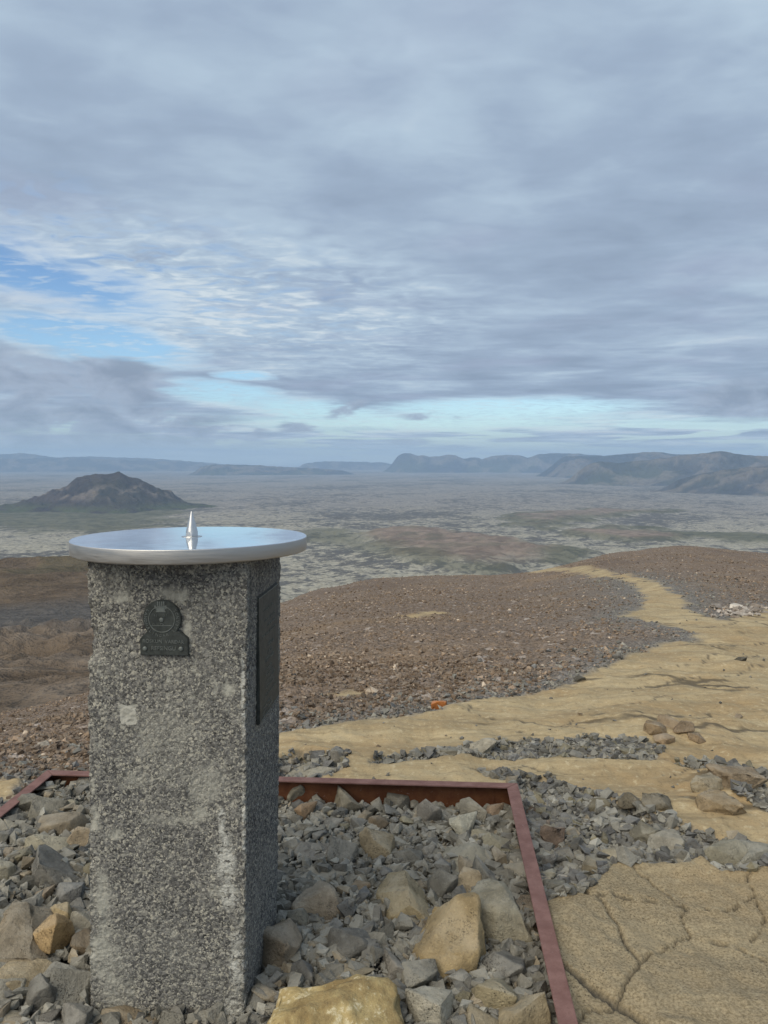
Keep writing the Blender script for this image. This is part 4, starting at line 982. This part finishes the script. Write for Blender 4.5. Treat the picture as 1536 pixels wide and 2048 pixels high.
ROCKS = [rock_me(100+q, 4, planes=(7, 9, 12)[q % 3], rough=0.05) for q in range(22)]
for me in ROCKS: me.materials.append(M_STONE)
GREY = (0.20, 0.193, 0.172); DARK = (0.132, 0.128, 0.118); BLUE = (0.168, 0.166, 0.158); TAN = (0.255, 0.205, 0.128); BROWN = (0.185, 0.147, 0.105); BEIGE = (0.24, 0.205, 0.155); PALE = (0.285, 0.278, 0.252); OLIVE = (0.175, 0.158, 0.112); ORANGE = (0.31, 0.205, 0.095); RUSTY = (0.27, 0.105, 0.035)
taken = []                                                 # x, y, radius of the stones already lying
def stone(px, py, w, h, col, label, name='stone', cat='stone', mesh=None, z=0.0, lift=0.0, group=None, rot=None, tilt=0.18, ground_z=None, flat=0.62):
    """one stone by the outline it shows: w, h in pixels of the photograph; it is laid on the ground there"""
    if ground_z is None:
        for _ in range(5): c_ = at_z(px, py, z+0.02); z = float(bed(c_[0], c_[1]))
    if ground_z is not None:
        q = hit(px, py, 0.0); c_ = np.array([q[0], q[1], float(HG(np.array([q[0]]), np.array([q[1]]))[0])]); z = c_[2]
    depth_ = np.hypot(c_[0], c_[1]); slant = sqrt(depth_**2+(EYE-z)**2); el_ = atan2(EYE-z, depth_)
    W_ = w/F*slant/2; A_ = h/F*slant/2
    Dp = min(W_*(0.95 if ground_z is None else 0.75), A_/(sin(el_)+1e-6)*0.88); Hh = max((A_**2-(Dp*sin(el_))**2), (A_*0.45)**2)**0.5/cos(el_); Hh = min(Hh, W_*1.2)
    me = mesh or ROCKS[random.randrange(len(ROCKS))]
    o = bpy.data.objects.new(name, me); COL.objects.link(o)
    mn = sum(col)/3; col = tuple((0.68*v+0.32*mn) if 'tan' not in label else (0.88*(0.72*v+0.28*mn)) for v in col) if 'golden' not in label and 'orange' not in label else col
    o.scale = (W_*1.03, Dp*1.05, Hh*1.05); o.rotation_euler = (random.uniform(-tilt, tilt), random.uniform(-tilt, tilt), random.uniform(-0.35, 0.35) if rot is None else rot)
    o.location = (c_[0], c_[1], z+Hh*(0.35 if w*h < 3500 else 0.12)+lift)
    j = random.uniform(1.1, 1.3); o.color = (col[0]*j*1.04, col[1]*j, col[2]*j*random.uniform(0.88, 0.96), 1)
    tag(o, label, cat, group); taken.append((c_[0], c_[1], max(W_, Dp))); return o
big = lambda s_, **kw: (lambda me: (me.materials.append(M_STONE), me)[1])(rock_me(s_, 4, **kw))
gold = rock_me(23, 5, planes=17, rough=0.10, fine=0.06); gold.materials.append(M_GOLD)
BED = 'stones in the steel framed bed'
L = [ # px, py, w, h, colour, label
 (900, 1897, 128, 172, TAN, 'largest tan pitted boulder, between the golden boulder and the right rail'),
 (988, 1846, 112, 120, (0.205, 0.192, 0.15), 'big greyish beige boulder touching the right steel rail'),
 (1046, 1868, 40, 90, OLIVE, 'olive grey boulder half hidden beneath the right rail beside the beige one'),
 (815, 1803, 112, 88, (0.25, 0.208, 0.135), 'flat topped tan block with dark pitted front, mid bed'),
 (642, 1806, 96, 82, (0.25, 0.205, 0.155), 'pinkish beige pitted block right of the pillar'),
 (558, 1907, 78, 108, (0.215, 0.178, 0.135), 'upright brown stone leaning against the pillar foot'),
 (930, 1770, 58, 84, (0.30, 0.245, 0.175), 'pale tan pointed triangular stone, upper right of the bed'),
 (752, 1700, 66, 112, (0.235, 0.195, 0.13), 'tall tan slab lying in the middle of the far half of the bed'),
 (938, 1712, 112, 74, (0.185, 0.182, 0.155), 'wide grey slab with pitted lower edge, behind the pointed tan stone'),
 (1000, 1692, 62, 60, (0.16, 0.155, 0.128), 'smooth grey green stone by the right rail'),
 (975, 1672, 60, 34, OLIVE, 'low olive brown stone behind the smooth grey green one'),
 (925, 1655, 56, 52, (0.30, 0.30, 0.27), 'grey stone with a glittering white crystal face'),
 (857, 1634, 52, 58, DARK, 'dark grey square block near the rear rail'),
 (946, 1630, 46, 52, GREY, 'rounded grey pitted stone standing at the rear rail'),
 (990, 1627, 36, 48, (0.21, 0.15, 0.115), 'reddish brown upright stone in the rear right corner'),
 (1026, 1638, 40, 46, DARK, 'dark stone tucked in the rear right corner of the frame'),
 (698, 1611, 58, 52, (0.17, 0.158, 0.13), 'brown grey slab leaning on the rear rust web'),
 (795, 1606, 42, 36, DARK, 'dark crumbly stone against the rear web, left of the square block'),
 (592, 1588, 56, 56, GREY, 'tall grey wedge against the rear web beside the pillar'),
 (612, 1622, 42, 38, (0.215, 0.14, 0.085), 'brown triangular stone below the tall grey wedge'),
 (686, 1712, 56, 68, (0.135, 0.135, 0.125), 'angular grey stone with two white spots'),
 (633, 1702, 76, 36, DARK, 'dark flat slab left of the angular grey stone'),
 (640, 1746, 100, 40, (0.20, 0.185, 0.155), 'long beige grey slab below the dark flat slab'),
 (702, 1886, 84, 66, (0.125, 0.127, 0.128), 'smooth grey block left of the largest tan boulder'),
 (690, 1932, 106, 44, (0.165, 0.142, 0.105), 'brown grey slab just behind the golden boulder'),
 (858, 2018, 80, 122, PALE, 'pale grey rounded boulder at the lower picture edge'),
 (1005, 1930, 84, 64, (0.105, 0.108, 0.113), 'dark blue grey stone below the greyish beige boulder'),
 (985, 1990, 84, 74, OLIVE, 'olive grey stone with a golden ridge, near the lower right'),
 (1040, 2034, 86, 84, (0.23, 0.19, 0.125), 'tan pitted boulder beside the right rail at the lower edge'),
 (975, 2036, 70, 50, (0.20, 0.17, 0.12), 'brown boulder at the lower edge left of the tan pitted one'),
 (905, 1843, 74, 48, (0.28, 0.205, 0.10), 'golden brown stone touching the back of the largest tan boulder'),
 (1032, 1799, 68, 36, BROWN, 'flat brown stone under the right rail above the beige boulder'),
 (972, 1757, 52, 58, (0.145, 0.148, 0.15), 'grey block just right of the pointed tan stone'),
 (1032, 1742, 52, 40, GREY, 'grey angular stone by the right rail, level with the pointed tan stone'),
 (882, 1775, 52, 66, (0.12, 0.122, 0.123), 'pair shaped grey stone left of the pointed tan stone'),
 (795, 1938, 56, 52, DARK, 'dark faceted stone above the pale grey boulder'),
 (838, 1955, 62, 52, (0.155, 0.156, 0.155), 'grey pitted stone touching the left flank of the largest tan boulder'),
 (855, 1700, 34, 28, BLUE, 'blue grey cobble in the grit behind the mid bed'),
 (793, 1660, 26, 30, (0.15, 0.152, 0.155), 'small round blue grey cobble on bare grit near the rear'),
 (595, 1830, 50, 42, DARK, 'black grey pitted stone beside the pillar, left of the beige block'),
 (575, 1862, 38, 38, OLIVE, 'olive stone wedged at the pillar above the upright brown stone'),
 (665, 1645, 44, 26, (0.15, 0.15, 0.146), 'oval grey cobble between the pillar and the brown grey slab'),
 (820, 1712, 56, 40, (0.115, 0.117, 0.12), 'curved dark grey slab right of the tall tan slab'),
 (1030, 1770, 46, 32, (0.13, 0.132, 0.135), 'grey pitted cobble at the right rail, lower of a pair'),
 (690, 1578, 0, 0, None, None),
 # left of the pillar
 (128, 1642, 84, 52, (0.175, 0.148, 0.112), 'brown pitted slab left of the pillar near the rear corner'),
 (95, 1624, 62, 50, DARK, 'dark angular stone with a sharp shadowed face, left rear of the bed'),
 (62, 1612, 44, 44, (0.11, 0.11, 0.105), 'dark stone close under the left rail'),
 (88, 1570, 50, 22, (0.19, 0.175, 0.14), 'flat beige stone in the rear left corner of the frame'),
 (95, 1689, 68, 46, (0.205, 0.19, 0.15), 'beige grey wedge in the middle of the left part'),
 (155, 1682, 48, 46, (0.26, 0.205, 0.135), 'rounded tan stone touching the left arris of the pillar'),
 (118, 1742, 84, 84, (0.118, 0.12, 0.122), 'largest dark pitted boulder left of the pillar'),
 (138, 1790, 44, 38, (0.105, 0.113, 0.125), 'blue black angular stone below the dark pitted boulder'),
 (55, 1878, 150, 92, (0.185, 0.155, 0.108), 'largest brown pitted boulder at the left picture edge'),
 (103, 1890, 58, 54, (0.29, 0.215, 0.13), 'bright orange tan stone lying on the brown boulder'),
 (45, 1957, 86, 60, (0.235, 0.20, 0.14), 'tan pitted stone below the orange tan one'),
 (116, 1826, 48, 42, (0.22, 0.185, 0.13), 'oval tan stone above the orange tan one'),
 (162, 1850, 50, 84, (0.155, 0.152, 0.142), 'tall grey stone against the lower left of the pillar'),
 (146, 1985, 70, 90, (0.135, 0.138, 0.142), 'long smooth grey stone slanting to the pillar foot'),
 (84, 1992, 58, 60, (0.115, 0.116, 0.118), 'dark grey block left of the long smooth grey stone'),
 (116, 1957, 48, 44, (0.14, 0.142, 0.144), 'grey angular stone above the dark grey block'),
 (150, 2040, 56, 56, (0.17, 0.17, 0.166), 'pointed grey stone at the lower edge by the pillar'),
 (22, 1990, 46, 50, GREY, 'grey stone at the far lower left edge'),
 (270, 2036, 120, 42, (0.20, 0.155, 0.095), 'brown stone at the foot of the pillar front'),
 (345, 2044, 40, 36, (0.16, 0.16, 0.155), 'grey stone beside the brown one at the pillar front'),
 (48, 1820, 42, 32, (0.10, 0.102, 0.105), 'dark rough cobble above the largest brown boulder'),
 (14, 1745, 36, 44, (0.20, 0.195, 0.16), 'beige stone cut by the left picture edge'),
 (20, 1655, 34, 34, (0.165, 0.155, 0.125), 'beige cobble under the left rail at the picture edge'),
 (20, 2040, 60, 40, (0.21, 0.18, 0.13), 'tan stone in the bottom left corner'),
 (86, 2040, 50, 36, (0.125, 0.122, 0.115), 'dark brown cobble at the bottom edge, left of the pointed grey stone'),
]
for q, (px, py, w, h, col, lab) in enumerate(L):
    if col is None: continue
    m_ = big(300+q, planes=(9, 11, 8)[q % 3] if w*h < 9000 else 19, rough=0.08, fine=0.03) if w*h > 6500 else None
    stone(px, py, w, h, col, lab, mesh=m_, lift=0.045 if 'orange tan stone' in lab else 0.0, name='boulder' if w*h > 9000 else 'stone', cat='boulder' if w*h > 9000 else 'stone', group=BED)
stone(668, 2100, 240, 190, (1, 1, 1), 'big golden yellow boulder with pale crust, right of the pillar foot', name='boulder', cat='boulder', mesh=gold, group=BED, rot=0.15, tilt=0.05)
# medium cobbles packed between them
COB = 'cobbles packed in the steel framed bed'
def inside_bed(X, Y, mrg): u, v = w2l(X, Y); return max(abs(u-OU), abs(v-OV)) < FW-mrg and not (abs(u-0.005) < HS+mrg*0.8 and abs(v) < HS+mrg*0.8)
made = 0; tries = 0; arr = np.array(taken)
rad_list = sorted([random.uniform(0.017, 0.036)*random.choice((1, 1, 1.25)) for _ in range(205)], reverse=True)
cols_ = [GREY, DARK, BLUE, (0.15, 0.15, 0.146), (0.105, 0.107, 0.11), (0.17, 0.168, 0.158), BROWN, OLIVE, BEIGE, (0.14, 0.14, 0.138)]
for rad in rad_list:
    for _ in range(60):
        u, v = random.uniform(OU-FW, OU+FW), random.uniform(-0.62, OV+FW)
        X, Y = l2w(u, v)
        if not inside_bed(X, Y, rad+0.01) or Y < 1.75 or abs(X) > 0.56*Y+0.1: continue
        if np.any(np.hypot(arr[:, 0]-X, arr[:, 1]-Y) < (arr[:, 2]*0.85+rad*0.85)): continue
        o = bpy.data.objects.new('cobble', ROCKS[random.randrange(len(ROCKS))]); COL.objects.link(o)
        o.location = (X, Y, float(bed(X, Y))+0.012+rad*0.15+random.uniform(0, 0.012)); o.scale = (rad*random.uniform(0.9, 1.3), rad*random.uniform(0.8, 1.1), rad*random.uniform(0.55, 0.85))
        o.rotation_euler = (random.uniform(-.4, .4), random.uniform(-.4, .4), random.uniform(0, 6.28)); j = random.uniform(0.85, 1.2); cc = random.choice(cols_); o.color = (cc[0]*j, cc[1]*j, cc[2]*j, 1)
        tag(o, 'small cobble packed between the boulders inside the steel frame', 'cobble', COB); arr = np.vstack([arr, (X, Y, rad)]); made += 1; break
print('cobbles', made)
# stones outside the frame
OUT = 'stones lying outside the frame'
for (px, py, w, h, col, lab) in (
 (877, 1417, 30, 26, RUSTY, 'single bright rust orange stone on the edge of the tan rock'),
 (677, 1520, 30, 34, (0.14, 0.138, 0.128), 'square upright grey block behind the rear rail'),
 (625, 1541, 92, 30, (0.22, 0.205, 0.175), 'long pale grey cracked slab just behind the rear rail'),
 (605, 1522, 60, 20, (0.17, 0.16, 0.14), 'flat grey stone behind the long pale slab'),
 (678, 1536, 36, 14, (0.19, 0.185, 0.17), 'thin grey plate before the square upright block'),
 (768, 1524, 22, 18, (0.09, 0.092, 0.097), 'dark wedge in the little gully behind the rear rail'),
 (905, 1508, 56, 26, (0.12, 0.115, 0.10), 'dark rough lump at the left end of the grey gravel hollow'),
 (965, 1506, 60, 34, (0.23, 0.22, 0.19), 'pale grey ribbed stone at the left of the gravel hollow'),
 (1010, 1512, 50, 18, (0.21, 0.20, 0.175), 'pale flat stone beside the ribbed one'),
 (1097, 1558, 14, 12, DARK, 'tiny dark stone alone on the tan ledge'),
 (1481, 1331, 20, 10, (0.07, 0.066, 0.058), 'small dark stone alone on the wide tan slope at right'),
 (1234, 1318, 20, 16, (0.085, 0.087, 0.09), 'dark grey block on the yellowish rim of the scree'),
 (1160, 1362, 22, 12, (0.075, 0.072, 0.068), 'dark brown stone at the scree edge below the yellowish rim'),
 (1455, 1725, 90, 88, (0.165, 0.16, 0.128), 'left half of the big split grey boulder above the cracked slabs'),
 (1500, 1728, 96, 84, (0.175, 0.178, 0.165), 'right half of the big split grey boulder above the cracked slabs'),
 (1490, 1742, 26, 16, (0.24, 0.24, 0.23), 'small pale grey stone before the split boulder'),
 (1293, 1664, 56, 44, (0.16, 0.155, 0.128), 'rounded olive grey boulder in the dark gravel'),
 (1325, 1682, 70, 50, (0.165, 0.16, 0.135), 'knobbly grey boulder touching the rounded olive one'),
 (1197, 1727, 60, 44, (0.19, 0.17, 0.128), 'rounded brown stone left of the small tan slab'),
 (1233, 1703, 54, 28, (0.24, 0.215, 0.16), 'pale brown stone with dark underside behind the rounded brown one'),
 (1285, 1720, 126, 40, (0.255, 0.215, 0.145), 'long tan slab along the upper rim of the cracked bedrock'),
 (1360, 1712, 58, 26, (0.20, 0.18, 0.135), 'flat brownish stone right of the long tan slab'),
 (1105, 1672, 46, 54, (0.12, 0.085, 0.066), 'reddish brown cindery lump outside the right rail'),
 (1092, 1708, 36, 36, (0.10, 0.102, 0.106), 'dark stone touching the outside of the right rail'),
 (1128, 1735, 30, 24, (0.33, 0.32, 0.29), 'whitish crusted cobble outside the right rail'),
 (1098, 1735, 30, 24, (0.25, 0.245, 0.22), 'grey crusted cobble between the rail and the whitish one'),
 (1108, 1762, 40, 32, (0.14, 0.14, 0.13), 'grey stone near the upper left corner of the cracked slab'),
 (1155, 1780, 54, 30, (0.155, 0.14, 0.108), 'brownish stone at the upper left rim of the cracked slab'),
 (1310, 1470, 40, 26, (0.175, 0.125, 0.075), 'brown rubble lump at the right end of the gravel hollow, leftmost of its pile'),
 (1338, 1462, 44, 30, (0.19, 0.135, 0.08), 'tallest brown rubble lump of the pile beyond the gravel hollow'),
 (1366, 1470, 40, 26, (0.17, 0.12, 0.075), 'brown rubble lump right of the tallest one in its pile'),
 (1330, 1484, 36, 20, (0.21, 0.15, 0.09), 'ochre rubble lump in front of the tallest one in its pile'),
 (1396, 1480, 34, 16, (0.19, 0.135, 0.08), 'lowest brown rubble lump at the right end of its pile'),
 (1470, 1570, 90, 50, (0.20, 0.155, 0.105), 'large brown rock outcrop by the right picture edge'),
 (1410, 1590, 60, 40, (0.185, 0.155, 0.108), 'brown lump left of the large outcrop'),
 (1440, 1625, 86, 44, (0.24, 0.18, 0.11), 'ochre rock lump below the large outcrop'),
 (1200, 1607, 44, 26, (0.15, 0.135, 0.10), 'leftmost dark crumbly lump under the tan ledge'),
 (1260, 1612, 56, 30, (0.15, 0.13, 0.095), 'middle dark crumbly lump under the tan ledge'),
 (1315, 1622, 60, 34, (0.14, 0.125, 0.092), 'rightmost dark crumbly lump under the tan ledge'),
 (90, 1499, 28, 16, (0.26, 0.235, 0.205), 'pale block in the scree behind the left rail'),
 (1130, 1590, 18, 14, (0.17, 0.17, 0.165), 'light grey stone in the gravel near the rear right frame corner'),
 (1245, 1645, 24, 14, (0.22, 0.215, 0.2), 'pale stone in the dark gravel left of the olive boulder'),
):
    m_ = big(500+px, planes=11, p=13, rough=0.14 if 'crumbly' in lab or 'rubble' in lab or 'cindery' in lab or 'outcrop' in lab else 0.07, fine=0.07 if ('crumbly' in lab or 'rubble' in lab or 'cindery' in lab or 'outcrop' in lab or 'lump' in lab) else 0.025) if w*h > 1500 else None
    stone(px, py, w, h, col, lab, mesh=m_, ground_z=True, group=OUT)

# ------------------------------------------------------------------ loose gravel and scree (uncountable): joined meshes
def shards(seed, nv=14, npts=9):
    """angular hulls of a few random points, in the unit box"""
    g_ = np.random.default_rng(seed); out = []
    for _ in range(nv):
        q = g_.normal(size=(npts, 3)); q /= np.abs(q).max(1)[:, None]**0.7*np.linalg.norm(q, axis=1)[:, None]**0.3; q *= g_.uniform(0.8, 1.0, (npts, 1))
        bm = bmesh.new(); vs = [bm.verts.new(w) for w in q]; r_ = bmesh.ops.convex_hull(bm, input=vs)
        bmesh.ops.delete(bm, geom=list({w for w in r_['geom_interior']+r_['geom_unused'] if isinstance(w, bmesh.types.BMVert)}), context='VERTS')
        bmesh.ops.recalc_face_normals(bm, faces=bm.faces[:]); bm.verts.ensure_lookup_table(); bm.verts.index_update()
        D = np.array([w.co[:] for w in bm.verts]); f = np.array([[w.index for w in t_.verts] for t_ in bm.faces]); bm.free()
        lo, hi = D.min(0), D.max(0); out.append(((D-(lo+hi)/2)/((hi-lo)/2), f))
    return out
def joined(name, X, Y, Zc, size, tint, sub, label, seed, squash=(0.45, 0.9)):
    g_ = np.random.default_rng(seed); base = shards(seed*7+1, 14, 10 if sub else 8); N = len(X)
    kind = g_.integers(0, len(base), N); Ps, Fs, Cs = [], [], []; off = 0
    a = g_.uniform(0, 2*pi, N); t1 = g_.normal(0, 0.35, N); t2 = g_.normal(0, 0.35, N)
    sc = np.stack([size*g_.uniform(0.85, 1.4, N), size*g_.uniform(0.65, 1.05, N), size*g_.uniform(*squash, N)], 1)
    for k in range(len(base)):
        m_ = kind == k; D, f = base[k]; v = D[None]*sc[m_][:, None, :]; x_, y_, z_ = v[..., 0], v[..., 1], v[..., 2]
        c1, s1, c2, s2, c3, s3 = (fn(q[m_])[:, None] for q in (t1, t2, a) for fn in (np.cos, np.sin))
        y_, z_ = y_*c1-z_*s1, y_*s1+z_*c1; x_, z_ = x_*c2-z_*s2, x_*s2+z_*c2; x_, y_ = x_*c3-y_*s3, x_*s3+y_*c3
        n_ = int(m_.sum()); Ps.append(np.stack([x_+X[m_][:, None], y_+Y[m_][:, None], z_+Zc[m_][:, None]], -1).reshape(-1, 3))
        Fs.append((f[None]+(np.arange(n_)*len(D))[:, None, None]+off).reshape(-1, 3)); off += n_*len(D); Cs.append(np.repeat(tint[m_], len(D), axis=0))
    Fs = np.concatenate(Fs); TRI[0] += len(Fs)
    me = mesh_np(name, np.concatenate(Ps), Fs, smooth=False); vcol(me, 'tint', np.concatenate(Cs))
    return tag(link(name, me, M_SCREE), label, 'gravel', kind='stuff')
TRI = [0]
def tints(N, pal, w, g_, jit=0.22):
    pal = np.array(pal); k = g_.choice(len(pal), N, p=np.array(w)/sum(w)); return pal[k]*g_.uniform(1-jit, 1+jit, N)[:, None]
g2 = np.random.default_rng(21)
# 1 grit and gravel of the bed
N = 19000; u = g2.uniform(OU-FW+0.02, OU+FW-0.02, N*3); v = g2.uniform(-0.75, OV+FW-0.02, N*3)
X = PC[0]+u*CO+v*SI; Y = PC[1]-u*SI+v*CO
ok = ~((np.abs(u) < HS+0.008) & (np.abs(v) < HS+0.008)) & (Y > 1.75) & (np.abs(X) < 0.66*Y+0.05)
X, Y = X[ok][:N], Y[ok][:N]; N = len(X); size = np.clip(g2.lognormal(math.log(0.0098), 0.58, N), 0.0035, 0.031)
joined('bed_gravel', X, Y, bed(X, Y)-0.012+g2.uniform(0, 0.03, N)+size*0.3, size, tints(N, [GREY, DARK, PALE, (0.175, 0.168, 0.148), BEIGE], [5, 2.2, 1.4, 3, 0.9], g2), 2 if False else 1, 'fine grey lava gravel between the boulders inside the frame', 3)
# 2 gravel in the hollows of the bedrock
def sample_polys(polys, per_m2, g_):
    xs, ys = [], []
    for q in polys:
        q = np.array(q); lo, hi = q.min(0), q.max(0); n_ = int(np.prod(hi-lo)*per_m2); a = g_.uniform(lo[0], hi[0], n_); b_ = g_.uniform(lo[1], hi[1], n_)
        m_ = poly_sdf(a, b_, q) < 0.015; xs.append(a[m_]); ys.append(b_[m_])
    return np.concatenate(xs), np.concatenate(ys)
X, Y = sample_polys(POCKETS, 7000, g2); u, v = w2l(X, Y); ok = (np.maximum(np.abs(u-OU), np.abs(v-OV)) > FW+0.006) & (np.abs(X) < 0.62*Y+0.1); X, Y = X[ok], Y[ok]
if len(X) > 12000: s_ = g2.choice(len(X), 12000, replace=False); X, Y = X[s_], Y[s_]
N = len(X); size = np.clip(g2.lognormal(math.log(0.0115), 0.5, N), 0.005, 0.034); zg = HG(X, Y)
joined('hollow_gravel', X, Y, zg+size*0.25+g2.uniform(0, 0.012, N), size, tints(N, [GREY, DARK, (0.115, 0.115, 0.116), PALE, OLIVE, BEIGE], [5, 4, 4, 1, 1, 0.5], g2), 1, 'blue grey angular gravel filling the hollows of the tan bedrock', 5)
print('hollow', N)
# 3 scree of the slopes
def scree(N, r0, r1, s0, sig, seed, sub, name, label, pw=1.0, edge=False):
    g_ = np.random.default_rng(seed); M_ = N*4
    r = (r0**pw+(r1**pw-r0**pw)*g_.uniform(0, 1, M_))**(1/pw); a = g_.uniform(R(-33), R(34), M_); X = r*np.sin(a); Y = r*np.cos(a)
    z_ = zones(X, Y); u, v = w2l(X, Y)
    keep = (z_[0]*(1-z_[1]) < g_.uniform(0.02, 0.7, M_)) & (np.maximum(np.abs(u-OU), np.abs(v-OV)) > FW+0.02) & (r < np.interp(np.arctan2(X, Y), _az, _r)*1.15)
    keep &= g_.uniform(0, 1, M_) < 0.14+sstep(fbm(X*0.4, Y*0.55, 11, 4), -0.45, 0.35)   # drifts and barer strips
    X, Y, r, gy = X[keep][:N], Y[keep][:N], r[keep][:N], z_[3][keep][:N]; N = len(X)
    size = np.clip(g_.lognormal(math.log(s0), sig, N)*(0.8+0.2*np.clip(r/r0, 1, 3)), s0*0.4, s0*2.8)
    tb = tints(N, [(0.162, 0.127, 0.099), (0.128, 0.100, 0.080), (0.205, 0.162, 0.127), (0.30, 0.245, 0.205), (0.48, 0.43, 0.38)], [5, 4, 3, 0.8, 0.22], g_, 0.16); tg = tints(N, [GREY, DARK, (0.12, 0.12, 0.122), PALE, (0.24, 0.20, 0.17)], [4, 5, 4, 0.5, 0.5], g_)
    tb = tb*np.array([1.02, 0.95, 0.87])*(1.0+0.28*np.clip(fbm(X/5, Y/7, 13, 3), -1, 1))[:, None]
    tt = np.where((g_.uniform(0, 1, N) < gy*0.9)[:, None], tg, tb)
    joined(name, X, Y, HG(X, Y)+size*0.22, size, tt, sub, label, seed); print(name, N)
scree(19000, 3.3, 8.5, 0.0098, 0.45, 31, 0, 'near_scree', 'grey and brown loose stones of the slope just beyond the frame', 1.6)
scree(27000, 7.0, 28.0, 0.0100, 0.45, 32, 0, 'slope_scree', 'reddish brown loose stones covering the falling slope', 1.25)
scree(22000, 24.0, 140.0, 0.021, 0.45, 33, 0, 'ridge_scree', 'brown stones scattered over the far shoulder by the path', 1.15)
print('tris', TRI)
# pale rubble at the foot of the right hand shoulder
g4 = np.random.default_rng(52); cpt = hit(1485, 1222); rc = np.hypot(*cpt); N = 150; a = np.arctan2(cpt[0], cpt[1])+g4.normal(0, 0.018, N); r = rc*(1+g4.normal(0, 0.035, N)+2.0*(a-np.arctan2(cpt[0], cpt[1]))); X = r*np.sin(a); Y = r*np.cos(a); size = np.clip(g4.lognormal(math.log(0.034), 0.5, N), 0.015, 0.10)
joined('pale_rubble', X, Y, HG(X, Y)+size*0.3, size, tints(N, [(0.36, 0.32, 0.29), (0.24, 0.205, 0.18), (0.48, 0.44, 0.40)], [2, 4, 1], g4), 1, 'pinkish white broken rubble at the foot of the right shoulder', 53)
# a few loose stones on the tuff
g3 = np.random.default_rng(44); N = 420; r = 3.7+(g3.uniform(0, 1, N)**1.6)*26; a = g3.uniform(R(-8), R(33), N); X = r*np.sin(a); Y = r*np.cos(a); z_ = zones(X, Y); u, v = w2l(X, Y)
ok = (z_[0]*(1-z_[1]) > 0.8) & (np.maximum(np.abs(u-OU), np.abs(v-OV)) > FW+0.05); X, Y, r = X[ok], Y[ok], r[ok]; N = len(X); size = np.clip(g3.lognormal(math.log(0.008), 0.5, N), 0.004, 0.03)
joined('scattered_pebbles', X, Y, HG(X, Y)+size*0.3, size, tints(N, [DARK, (0.09, 0.085, 0.075), BROWN, PALE], [5, 4, 2, 0.5], g3), 3, 'sparse dark pebbles scattered over the tan bedrock', 45)
